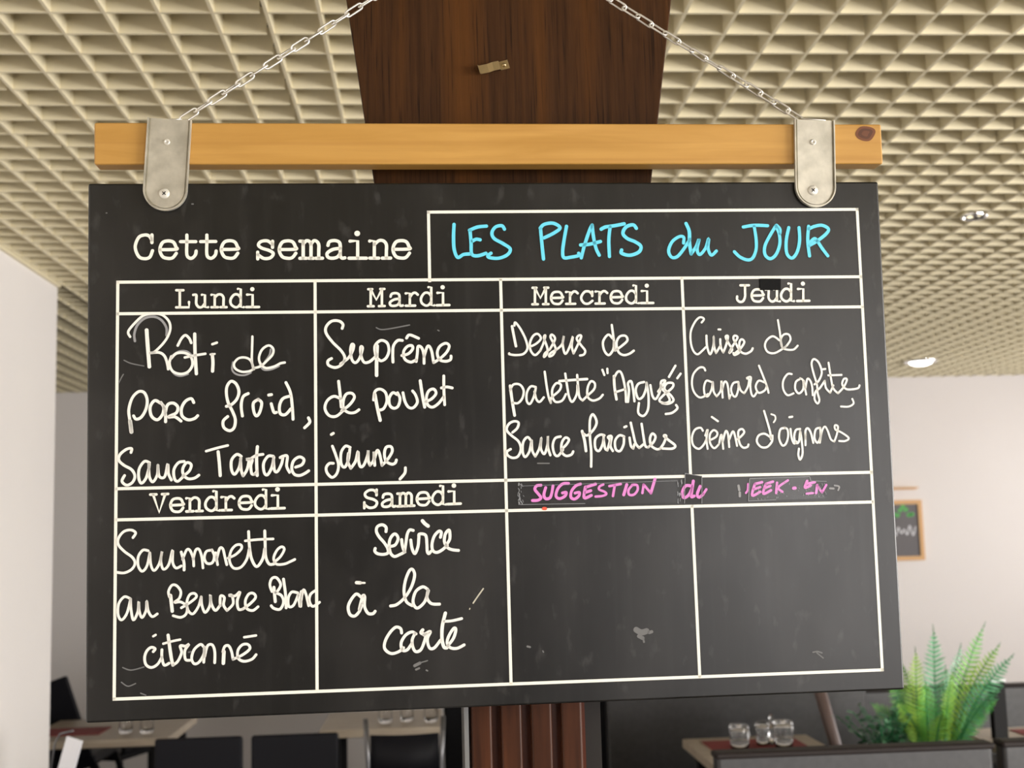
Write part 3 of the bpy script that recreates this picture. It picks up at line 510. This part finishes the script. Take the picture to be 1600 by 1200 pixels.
INKM = {'white': m_white, 'grey': m_grey, 'cream': m_cream, 'faint': m_faint, 'blue': m_blue, 'pink': m_pink, 'red': m_red, 'print': m_print}
for part, colr, data in INK:
    mb = MB()
    y0 = -.00055 if colr in ('grey', 'faint', 'cream') else -.0009
    for i, st in enumerate(data.split(';')):
        hd, ps = st.split(':')
        straight = hd[0] == 'L'
        w = float(hd.lstrip('L'))*1e-4
        pts = [tuple(float(v)*1e-4 for v in p.split(',')) for p in ps.split()]
        ribbon(mb, smooth(pts, straight), w, y0, i*7+len(data))
    if colr == 'print': nm, lb = 'printed_heading', 'printed white word '+part.split(' ')[1]
    elif colr == 'grey': nm, lb = 'worn_strokes', 'greyish half-wiped traces of '+('the pink marker' if part == 'suggestion' else 'the word Rôti')
    elif colr == 'cream': nm, lb = 'scratch_marks', 'pale slanting scratch beside la'
    elif colr == 'faint': nm, lb = 'chalk_smudges', 'pale chalk smudges and flecks'
    elif colr == 'red': nm, lb = 'marker_dash', 'red dash on a white line'
    elif part.split(' ')[0] in ('blue', 'pink'): nm, lb = 'handwriting', part.split(' ')[0]+' handwriting '+part.split(' ', 1)[1]
    else: nm, lb = 'handwriting', 'white handwriting '+part
    o = mb.build(nm, INKM[colr], panel); o['label'] = lb
    if colr in ('grey', 'faint', 'cream'): o['kind'] = 'stuff'
GRID = [(-3711, 1612, 3759, 1596), (-3710, 1301, 3759, 1283), (-3716, -396, 3766, -415), (-3719, -694, 3763, -716), (-3735, -2382, 3778, -2392), (-3711, 1612, -3735, -2382), (-1807, 1599, -1832, -2365), (35, 1596, 40, -2377), (1885, 1593, 1898, -410), (1900, -712, 1914, -2383), (3757, 2302, 3778, -2392), (-674, 2293, 3757, 2302), (-674, 2293, -675, 1597)]
mb = MB()
for i, (x0, z0, x1, z1) in enumerate(GRID):
    a = Vector((x0, 0, z0))*1e-4; b = Vector((x1, 0, z1))*1e-4
    d = (b-a).normalized(); n = Vector((-d.z, 0, d.x)); h = .00150
    y = -.00035
    vs = [a-d*h+n*h, a-d*h-n*h, b+d*h-n*h, b+d*h+n*h]
    mb.add([(p.x, y, p.z) for p in vs], [(0, 1, 2, 3)])
mb.build('table_lines', m_print, panel)['label'] = 'white ruled lines of the weekly table'
def patch(name, quad, y, m, label):
    mb = MB(); p = [(x*1e-4, z*1e-4) for x, z in quad]
    mb.add([(x, y, z) for x, z in p], [(0, 1, 2, 3)])
    o = mb.build(name, m, panel); o['label'] = label
    return o
def outline(name, quad, y, m, w):
    mb = MB(); p = [(x*1e-4, z*1e-4) for x, z in quad]
    for i in range(4): ribbon(mb, [p[i], p[(i+1) % 4]], w, y-.000001*i, i)
    o = mb.build(name, m, panel); o['label'] = 'whitish edge of a strip of clear tape'
T1 = [(201, -423), (1763, -419), (1750, -670), (165, -649)]
T2 = [(1840, -381), (2011, -413), (2000, -683), (1823, -678)]
T3 = [(2498, -449), (3119, -443), (3129, -488), (3291, -496), (3276, -665), (2476, -673)]
patch('black_patch', [(x, z) for x, z in T2], -.00060, mat('black_card', (.012, .012, .012), .5), 'black paper patch behind the word du')
patch('clear_tape', T1, -.00125, m_tape, 'clear tape over the word SUGGESTION')
patch('clear_tape', [(2498, -449), (3119, -443), (3276, -665), (2476, -673)], -.00126, m_tape, 'clear tape over the faded pink word')
patch('black_tape', [(2692, 1585), (2911, 1583), (2906, 1464), (2688, 1466)], -.00135, m_tapeb, 'black tape piece over the top of Jeudi')
mb = MB()
def edge(a, b, w, k): ribbon(mb, [(a[0]*1e-4, a[1]*1e-4), (b[0]*1e-4, b[1]*1e-4)], w, -.00128, k)
edge((206, -466), (1763, -452), .00035, 0); edge((175, -649), (820, -655), .0005, 1)
edge((1823, -678), (1840, -381), .0006, 2); edge((1840, -381), (2011, -413), .0006, 3); edge((2011, -413), (2000, -683), .0006, 4)
edge((2498, -449), (3119, -443), .0006, 5); edge((2476, -673), (2498, -449), .0006, 6); edge((2476, -673), (2760, -668), .0005, 7)
edge((3119, -443), (3129, -488), .0005, 8); edge((3129, -488), (3291, -496), .0005, 9)
rd = random.Random(4)
for k in range(26):
    x = 165+rd.uniform(0, 60); z = -425-rd.uniform(0, 215)
    edge((x-(z+425)*-.12, z), (x-(z+425)*-.12+rd.uniform(-9, 12), z-rd.uniform(5, 30)), rd.uniform(.0003, .0010), 10+k)
for k in range(14):
    x = 1757+rd.uniform(0, 45); z = -425-rd.uniform(0, 230)
    edge((x, z), (x+rd.uniform(-6, 6), z-rd.uniform(10, 40)), rd.uniform(.0003, .0009), 40+k)
for k in range(60):
    x = 2560+rd.uniform(0, 720); z = -490-rd.uniform(0, 165)
    edge((x, z), (x+rd.uniform(-6, 6), z-rd.uniform(4, 22)), rd.uniform(.0002, .0005), 60+k)
mb.build('tape_creases', m_crease, panel)['label'] = 'greyish creases and edges of the clear tape'

# pine bar
bar = MB().box((-.3943, -.001, .2782), (.4061, .022, .3205)).build('hanging_bar', m_pine, root, bevel=.002, seg=2)
bar['label'] = 'varnished pine bar above the board'
mb = MB()
for q, (rr, yy) in enumerate(((.0085, -.00125), (.0060, -.0014), (.0032, -.00155))):
    pts = [(.3885+rr*1.25*math.cos(a)+.0008*math.sin(3*a), yy, .3105+rr*.95*math.sin(a)+.0005*math.cos(2*a)) for a in [2*math.pi*i/28 for i in range(28)]]
    mb = MB().add(pts, [tuple(range(28))])
    mb.build('wood_knot', mat('knot_brown', ((.17, .055, .018), (.10, .032, .012), (.15, .05, .02))[q], .45), bar)

# galvanised brackets
def bracket(cx_top, cx_bot, z_bot, z_top, hw, scr1, scr2, label):
    tilt = math.atan2(cx_top-cx_bot, z_top-z_bot)
    o = MB()
    L_ = z_top-z_bot
    def outline2(h, zb):
        pts = [(-h, L_), (-h, zb+h)]
        pts += [(-h*math.cos(a), zb+h-h*math.sin(a)) for a in [math.pi*i/20 for i in range(1, 20)]]
        pts += [(h, zb+h), (h, L_)]
        return pts
    outer = outline2(hw, 0)[::-1]
    o.prism(outer, -.0026, -.0018)
    o.prism(outline2(hw-.0030, .0030)[::-1], -.0042, -.0027)
    inn = outline2(hw-.0012, .0012)[::-1]
    n = len(outer)
    vs = [(x, -.0060, z) for x, z in outer]+[(x, -.0060, z) for x, z in inn]+[(x, -.0024, z) for x, z in outer]+[(x, -.0024, z) for x, z in inn]
    fs = []
    for i in range(n-1):
        fs += [(i, i+1, n+i+1, n+i), (i, 2*n+i, 2*n+i+1, i+1), (n+i, n+i+1, 3*n+i+1, 3*n+i)]
    fs += [(0, n, 3*n, 2*n), (n-1, 3*n-1, 4*n-1, 2*n-1)]
    o.add(vs, fs)
    b = o.build('hanger_bracket', m_steel, root, loc=(cx_bot, 0, z_bot), rot=(0, tilt, 0))
    b['label'] = label
    def local(p):
        dx, dz = p[0]-cx_bot, p[1]-z_bot
        return dx*math.cos(tilt)-dz*math.sin(tilt), dx*math.sin(tilt)+dz*math.cos(tilt)
    x, z = local(scr1)
    s = MB().lathe([(.0030, 0), (.0030, .0012), (.0025, .0016), (.0012, .0016), (.0011, .0008), (0, .0008)], (x, -.0042, z), 16, 'y').build('small_screw', m_screw, b)
    x, z = local(scr2)
    s = MB().lathe([(.0052, 0), (.0052, .0006), (.0042, .0013), (0, .0016)], (x, -.0042, z), 20, 'y').build('cross_head_screw', m_screw, b)
    c = MB()
    for an in (math.radians(40), math.radians(130)):
        mm = Matrix.Translation((x, -.0057, z)) @ Matrix.Rotation(an, 4, 'Y')
        c.box((-.0022, -.0003, -.0004), (.0022, .0006, .0004), mm)
    c.build('screw_recess', m_black, b)
    return b
bracket(-.3206, -.3262, .2308, .3232, .0213, (-.3234, .2997), (-.3260, .2481), 'galvanised bracket at the short end of the pine bar')
bracket(.3332, .3304, .2318, .3236, .0213, (.3307, .3001), (.3282, .2494), 'galvanised bracket next to the wood knot')

# chains up to the hook
HK = Vector((.0043, .033, .547))
def chain(p0, label, seed):
    rd = random.Random(seed)
    p0 = Vector(p0)
    d = (HK-p0); L_ = d.length; d.normalize()
    n = round(L_/.0168); pitch = L_/n
    side = d.cross(Vector((0, 1, 0))).normalized(); oth = d.cross(side).normalized()
    r = .00108; hw = .0033; hl = pitch/2+.0021-r*.2
    mb = MB()
    for i in range(n):
        c = p0+d*(pitch*(i+.5))
        an = math.radians(34+rd.uniform(-16, 16))+(math.pi/2 if i % 2 else 0)
        u = side*math.cos(an)+oth*math.sin(an)
        pts = []
        for k in range(8):
            a = -math.pi/2+math.pi*k/7
            pts.append(c+d*(hl-hw+hw*math.cos(a))+u*(hw*math.sin(a)))
        for k in range(8):
            a = math.pi/2+math.pi*k/7
            pts.append(c+d*(-(hl-hw)+hw*math.cos(a))+u*(hw*math.sin(a)))
        mb.tube(pts, r, 7, closed=True)
    # wire loop that ties the last link to the bracket top
    e = p0
    sx = -1 if p0.x < 0 else 1
    mb.tube([e+Vector((0, 0, .001)), e+Vector((sx*.006, -.003, -.0005)), e+Vector((sx*.016, -.003, -.001)), e+Vector((sx*.0245, -.002, -.0015)), e+Vector((sx*.0245, .004, -.002)), e+Vector((sx*.01, .005, -.0025))], .0009, 6)
    o = mb.build('chain', m_chain, root)
    o['label'] = label
chain((-.3105, .004, .3245), 'steel chain from the bracket at the short bar end', 3)
chain((.3225, .004, .3265), 'steel chain from the bracket beside the knot', 8)

# screw hook in the panel that carries both chains
hw_ = m4 @ HK
hk = thing('screw_hook', 'steel screw hook in the dark panel carrying both chains', 'hook', (hw_.x, hw_.y, hw_.z))
pts = [(0, 1.2625-hw_.y, .010), (0, .012, .010)]+[(0, .004+.010*math.sin(a)*-1+.0, .000+.010*math.cos(a)) for a in [math.pi*k/10 for k in range(0, 14)]]
MB().tube(pts, .0016, 8).build('hook_wire', m_chrome, hk)

# ---------------------------------------------------------------- recessed ceiling lamps
def downlight(x, y, r, label, dome=False):
    t = thing('ceiling_light', label, 'ceiling light', (x, y, ZC), 0, 'recessed lamps in the grid ceiling')
    MB().lathe([(r, .004), (r, -.004), (r*.94, -.008), (r*.80, -.006), (r*.74, .02), (r*.72, .03)], n=32).build('trim_ring', m_chrome, t)
    MB().lathe([(0, -.026), (r*.4, -.023), (r*.62, -.014), (r*.74, .004)] if dome else [(0, .024), (r*.70, .024), (r*.72, .028)], n=32).build('lamp_glass', m_emit, t)
downlight(1.778, 3.818, .042, 'small chrome recessed lamp in the grid ceiling, nearer the blackboard')
downlight(3.03, 7.38, .10, 'bright white recessed lamp in the grid ceiling near the far wall', True)

# ---------------------------------------------------------------- far wall: framed slate and ledge
fs = thing('framed_slate', 'small slate in an orange wood frame on the far wall', 'chalkboard', (3.03, 8.2, 1.47))
mb = MB(); a, b, w = .27, .2015, .028
mb.box((-a, -.022, b-w), (a, -.001, b)).box((-a, -.022, -b), (a, -.001, -b+w)).box((-a, -.022, -b+w), (-a+w, -.001, b-w)).box((a-w, -.022, -b+w), (a, -.001, b-w))
mb.build('wood_frame', m_frame, fs)
MB().box((-a+w, -.012, -b+w), (a-w, -.001, b-w)).build('slate', m_slate, fs)
mb = MB()
rd = random.Random(2)
ribbon(mb, smooth([(-.16+.02*k, (-.035, .02, -.02, .005, -.03, .03)[k % 6]) for k in range(20)], False), .007, -.0125, 3)
mb.build('chalk_scrawl', m_paper, fs)
mb = MB()
for k in range(10):
    x = .02+k*.02; z = .125+.03*math.sin(k*1.3)
    mb.add([(x-.02, -.0127, z), (x, -.0127, z-.014), (x+.022, -.0127, z+.006), (x, -.0127, z+.018)], [(0, 1, 2, 3)])
mb.build('green_sprig', mat('green_chalk', (.12, .5, .12), .7), fs)
lg = tag(MB().box((2.78, 8.185, 1.743), (3.271, 8.2, 1.750)).box((2.78, 8.14, 1.750), (3.271, 8.2, 1.757)).build('picture_ledge', m_frame), 'thin pale wood ledge on the far wall above the framed slate', 'shelf')

# ---------------------------------------------------------------- furniture
def table(name_label, x0, x1, y0, y1, z, m_t=m_top, pedestal=False):
    t = thing('dining_table', name_label, 'table', ((x0+x1)/2, (y0+y1)/2, 0))
    hx, hy = (x1-x0)/2, (y1-y0)/2
    MB().box((-hx, -hy, z-.032), (hx, hy, z)).build('table_top', m_t, t, bevel=.004)
    for sx in (-1, 1):
        for sy in (-1, 1):
            MB().box((sx*(hx-.06)-.02, sy*(hy-.06)-.02, 0), (sx*(hx-.06)+.02, sy*(hy-.06)+.02, z-.032)).build('leg', m_blackw, t)
    return t
table('oak-topped table with an upturned menu stand beside the white partition', -1.66, -1.06, 5.12, 5.72, .75)
table('oak-topped table set with glasses, left of the slatted column', -.47, .025, 5.14, 5.66, .75)
table('oak-topped table with red placemat and upturned glasses, behind the near bench', .905, 1.37, 3.98, 4.63, .75)
table('oak-topped table carrying the tall menu holder, right of the fern', 1.93, 2.75, 3.98, 4.62, .75)

def chair_proto():
    t = thing('dining_chair', '', 'chair')
    hw, bt = .155, .81
    MB().box((-hw, -.19, .425), (hw, .19, .47)).build('seat', m_black, t, bevel=.012)
    MB().box((-hw, -.215, .46), (hw, -.19, bt+.015)).build('backrest', m_black, t, bevel=.010)
    for sx in (-1, 1):
        MB().box((sx*(hw-.014)-.012, -.19, 0), (sx*(hw-.014)+.012, -.166, .425)).build('leg', m_blackw, t)
        MB().box((sx*(hw-.014)-.012, .164, 0), (sx*(hw-.014)+.012, .188, .425)).build('leg', m_blackw, t)
    return t
G1 = 'dark dining chairs round the tables'
ch = chair_proto(); ch['group'] = G1
ch.location = (-.846, 4.80, 0); ch['label'] = 'dark square-backed chair just left of another one, below the blackboard'
dup(ch, (-.506, 4.80, 0), 0, 'dark square-backed chair seen between another chair and the far glasses table')
tc_ = dup(ch, (-1.53, 6.05, .055), 0, 'black chair tipped sideways behind the table by the partition, its back slanting above the table')
tc_.rotation_euler = (0, math.radians(-19), 0); tc_.scale = (1, 1, 1.06)
dup(ch, (-1.72, 6.75, .0), math.radians(70), 'black chair far back under the lower edge of the blackboard')
# chair with a metal tube frame in front of the second table
t = thing('tube_frame_chair', 'black chair with thin bent metal frame in front of the glasses table', 'chair', (-.115, 4.86, 0), 0)
MB().box((-.135, -.17, .42), (.135, .19, .45)).build('seat', m_black, t, bevel=.01)
mb = MB(); vs = []; fs_ = []
for i in range(9):
    x = -.125+.25*i/8; y = -.20-.03*math.cos((i-4)/4*1.4)
    vs += [(x, y, .62+.02*abs(i-4)/4), (x, y, .80), (x, y+.012, .62+.02*abs(i-4)/4), (x, y+.012, .80)]
for i in range(8):
    a = 4*i; b = a+4
    fs_ += [(a, b, b+1, a+1), (a+2, a+3, b+3, b+2), (a+1, b+1, b+3, a+3), (a, a+2, b+2, b)]
fs_ += [(0, 1, 3, 2), (32, 34, 35, 33)]
mb.add(vs, fs_, True).build('backrest', m_black, t)
for sx in (-1, 1):
    MB().tube([(sx*.140, -.215, 0), (sx*.136, -.205, .45), (sx*.133, -.20, .70), (sx*.142, -.20, .86)], .009, 8).build('leg', m_alu, t)
    MB().tube([(sx*.14, .18, 0), (sx*.13, .17, .42)], .009, 8).build('leg', m_alu, t)

def bench(label, x0, x1, y, ztop, facing, group, top_m=m_brownl):
    """upholstered bench, backrest face towards the camera at y when facing=-1 (seen from behind), seat towards +y"""
    t = thing('upholstered_bench', label, 'bench', ((x0+x1)/2, y, 0), 0, group)
    h = (x1-x0)/2; s = facing
    th = .055
    MB().box((-h, 0, .12), (h, th, ztop-.008)).build('backrest', m_leather, t, bevel=.012, seg=4)
    MB().box((-h-.004, -.008, ztop-.018), (h+.004, th+.006, ztop)).build('top_rail', top_m, t, bevel=.008, seg=4)
    if s > 0: a, b = th+.002, .50
    else: a, b = -.45, -.002
    MB().box((-h, a, .30), (h, b, .45)).build('seat', m_leather, t, bevel=.03, seg=4)
    MB().box((-h+.03, min(0, a)+.03, 0), (h-.03, max(th, b)-.03, .118)).build('plinth', m_blackw, t)
    return t
GB = 'black upholstered benches'
bench('black upholstered bench seen from behind, wide, in front of the table with upturned glasses', .757, 1.528, 3.4, .914, 1, GB)
bench('black upholstered bench end cut by the photo edge, next to the wide bench', 1.556, 2.30, 3.4, .916, 1, GB)
bench('tall grey-black upholstered bench back behind the upturned glasses', .70, 1.79, 5.15, 1.02, -1, GB, m_leather)
bench('low grey-black upholstered bench under the pale wall, right of the fern', 1.83, 3.6, 5.5, .79, -1, GB)
# slim leaning post
tag(MB().tube([(1.665, 4.665, 0), (1.54, 4.665, .5), (1.394, 4.665, 1.1)], [.02, .021, .024], 10).build('leaning_post', m_post), 'slim brown post leaning behind the oak table, between glasses and fern', 'post')
# black sideboard behind the column
t = thing('sideboard', 'black sideboard half hidden behind the slatted column', 'sideboard', (.43, 6.2, 0))
MB().box((-.39, -.2, .0), (.47, .2, .92)).build('body', m_blackw, t)
MB().box((-.40, -.21, .92), (.48, .21, .95)).build('top', m_blackw, t)
for x in (-.38, .05):
    d = MB().box((x, -.216, .08), (x+.41, -.2, .90)).build('door', m_black, t, bevel=.003)
    MB().tube([(x+.36, -.235, .5), (x+.36, -.216, .5)], .012, 10).build('knob', m_alu, d)

# ---------------------------------------------------------------- things on the tables
def tumbler_bm(r, h, up=False):
    p = [(0, h), (r*.80, h), (r*.95, h-.008), (r, h*.72), (r*.93, h*.3), (r*.86, 0), (r*.80, 0), (r*.87, h*.3), (r*.93, h*.72), (r*.86, h-.016), (0, h-.012)]
    if up: p = [(a, h-b) for a, b in p]
    return MB().lathe(p, n=24)
def tumbler(x, y, z, r, h, label, group, up=False):
    o = tumbler_bm(r, h, up).build('drinking_glass', m_glass, loc=(x, y, z))
    tag(o, label, 'glass', group)
GG = 'upturned drinking glasses'
mm = tag(MB().box((-.17, -.13, 0), (.17, .13, .003)).build('placemat', m_redm, loc=(1.130, 4.42, .750)), 'red placemat under the upturned glasses on the oak table', 'placemat', 'red placemats')
tumbler(1.060, 4.385, .753, .037, .082, 'upturned glass on the red placemat, alone at its side near the column', GG)
tumbler(1.215, 4.375, .753, .036, .092, 'upturned glass on the red placemat, nearer the fern, of the touching pair', GG)
tumbler(1.155, 4.43, .753, .026, .082, 'narrow upturned glass on the red placemat, touching the bigger one', GG)
# pepper mill like slim cruet between the glasses
tag(MB().lathe([(.0, .0), (.011, .0), (.011, .06), (.006, .075), (.006, .095), (.008, .10), (.0, .105)], n=14).build('glass_cruet', m_glass, loc=(1.186, 4.425, .753)), 'slim glass cruet standing between the upturned glasses', 'cruet')
tag(MB().box((-.17, -.13, 0), (.17, .13, .003)).build('placemat', m_redm, loc=(2.28, 4.42, .750)), 'red placemat beside the tall dark menu holder', 'placemat', 'red placemats')
tag(MB().box((-.13, -.10, 0), (.13, .10, .003)).build('placemat', m_redm, loc=(-1.50, 5.36, .750)), 'dark red placemat on the table by the white partition', 'placemat', 'red placemats')
tumbler(-1.265, 5.27, .75, .028, .07, 'glass on the partition table nearer the wall', 'glasses on the partition table', True)
tumbler(-1.175, 5.25, .75, .028, .075, 'glass on the partition table farther from the wall', 'glasses on the partition table', True)
tumbler(-.21, 5.30, .75, .030, .075, 'glass at the near corner of the far glasses table', 'glasses on the far table', True)
tumbler(-.12, 5.32, .75, .028, .07, 'glass in the middle of the far glasses table, behind the tube-frame chair', 'glasses on the far table', True)
tumbler(-.02, 5.28, .75, .030, .085, 'glass on the far glasses table beside the column', 'glasses on the far table', True)
# menu holders
t = thing('menu_holder', 'tall dark menu holder with white top on the table right of the fern', 'menu', (2.005, 4.40, .75), math.radians(12))
MB().box((-.028, -.012, 0), (.028, .012, .195)).build('card_case', m_blackw, t, bevel=.002)
MB().box((-.031, -.015, .195), (.031, .015, .207)).build('white_cap', m_paper, t, bevel=.002)
table('small dark table in front of the partition end carrying the white menu card', -1.36, -.72, 3.72, 4.12, .735, m_blackw)
t = thing('menu_card', 'white folded menu card in a metal stand beside the white partition', 'menu', (-1.165, 4.0, .735), math.radians(-12))
vs = []
MB().box((-.026, -.004, .004), (.026, .004, .20), Matrix.Rotation(math.radians(16), 4, 'Y')).build('card', m_paper, t)
MB().tube([(-.036, 0, 0), (-.010, 0, .18), (.006, 0, .206), (.05, 0, .216)], .003, 8).build('wire_stand', m_alu, t)
tag(MB().lathe([(0, 0), (.02, 0), (.030, .03), (.030, .046), (.027, .046), (.026, .03), (0, .006)], n=20).build('tea_bowl', m_paper, loc=(-1.03, 4.02, .735)), 'small white bowl on the dark table under the blackboard', 'bowl')

# ---------------------------------------------------------------- planter with ferns
pl = thing('planter', 'dark box planter holding the ferns behind the near bench', 'planter', (1.655, 4.15, 0))
MB().box((-.22, -.16, 0), (.22, .16, .74)).box((-.20, -.14, .74), (.20, .14, .742)).build('box', m_blackw, pl, bevel=.004)
def frond(parent, base, az, lean, length, width, m, seed, tw, npin=27):
    rd = random.Random(seed)
    mb = MB(); st = []
    n = 14
    dirh = Vector((math.cos(az), math.sin(az), 0))
    p = Vector(base); th = math.radians(lean*.45)
    pts = [p.copy()]; dirs = []
    for i in range(n):
        th += math.radians(lean*1.1)/n
        d = dirh*math.sin(th)+Vector((0, 0, 1))*math.cos(th)
        dirs.append(d); p = p+d*(length/n); pts.append(p.copy())
    dirs.append(dirs[-1])
    sidev = Vector((-math.sin(az), math.cos(az), 0))
    # turn the blade so that its face is seen rather than its edge
    tw += rd.uniform(-.2, .2)
    for i in range(npin):
        f = (i+1.2)/(npin+1.2)
        q = f*n; j = min(int(q), n-1); c = pts[j].lerp(pts[j+1], q-j); d = dirs[j]
        nor = d.cross(sidev).normalized()
        w = width*(math.sin(math.pi*min(1, f*.93+.12))**.75)
        for s in (-1, 1):
            sv = (sidev*math.cos(tw)+nor*math.sin(tw))*s
            o = (sv*.88+d*.42+nor*rd.uniform(-.12, .12)).normalized()
            hl = length/npin*.31
            a = c-d*hl; b = c+d*hl
            m1 = c+o*w*.55-d*hl*.9-nor*.003; m2 = c+o*w*.55+d*hl*.75-nor*.003
            e = c+o*w-nor*.008*rd.random()
            mb.add([a, m1, e, m2, b], [(0, 1, 3, 4), (1, 2, 3)])
    fr = mb.build('frond', m, parent)
    MB().tube([v for v in pts], [.0032-.0022*i/n for i in range(n+1)], 5).build('frond_stem', m_stem, fr)
fern = thing('potted_fern', 'bright green fern rising behind the near bench against the pale wall', 'plant', (1.67, 4.12, .744))
H = math.pi/2
# azimuth, lean, length, leaflet length, colour, twist (H turns the blade to face the camera side), base x
spec = [(-1.5, 3, .44, .060, 1, 0, -.02), (-1.55, 4, .37, .056, 2, .2, -.085), (.1, 20, .47, .052, 0, H, .03), (-.1, 26, .42, .054, 2, H, .035), (.2, 13, .38, .052, 1, H-.3, .02),
        (-.3, 30, .40, .055, 1, H, .05), (2.9, 10, .33, .052, 2, H, -.05), (3.3, 22, .30, .052, 0, H, -.06), (-1.2, 12, .31, .052, 2, .1, .0), (-1.9, 14, .28, .052, 0, .1, -.05),
        (-.7, 34, .30, .05, 1, .9, .04), (3.0, 40, .25, .05, 0, H, -.06), (-2.6, 34, .25, .05, 2, .9, -.05), (-.2, 40, .26, .048, 0, H, .03),
        (-1.7, 36, .22, .05, 2, 0, -.03), (1.2, 12, .30, .055, 0, .2, .05)]
for i, (az, ln, le, wd, mk, tw, bx) in enumerate(spec):
    frond(fern, (bx, .03*math.sin(az), .0), az, ln, le, wd, (m_green, m_green2, m_green4)[mk], i+11, tw)
fl = thing('leafy_plant', 'dark small-leaved plant at the planter end beside the fern', 'plant', (1.462, 4.06, .744))
rd = random.Random(21)
mb = MB(); sm = MB()
for k in range(38):
    az = rd.uniform(0, 6.28); le = rd.uniform(.10, .22); ln = rd.uniform(.2, .9)
    d = Vector((math.cos(az)*math.sin(ln), math.sin(az)*math.sin(ln), math.cos(ln)))
    sm.tube([(0, 0, 0), d*le*.5+Vector((0, 0, .012)), d*le], .0016, 5)
    for q in range(10):
        c = d*le*(q+2)/11
        a2 = rd.uniform(0, 6.28); s = rd.uniform(.016, .028)
        e = Vector((math.cos(a2), math.sin(a2), rd.uniform(-.3, .6))).normalized()
        g = e.cross(Vector((rd.uniform(-1, 1), rd.uniform(-1, 1), 1))).normalized()
        mb.add([c, c+e*s*.5+g*s*.4, c+e*s*1.1, c+e*s*.5-g*s*.4], [(0, 1, 2, 3)])
mb.build('leaves', m_green3, fl); sm.build('stems', m_stem, fl)
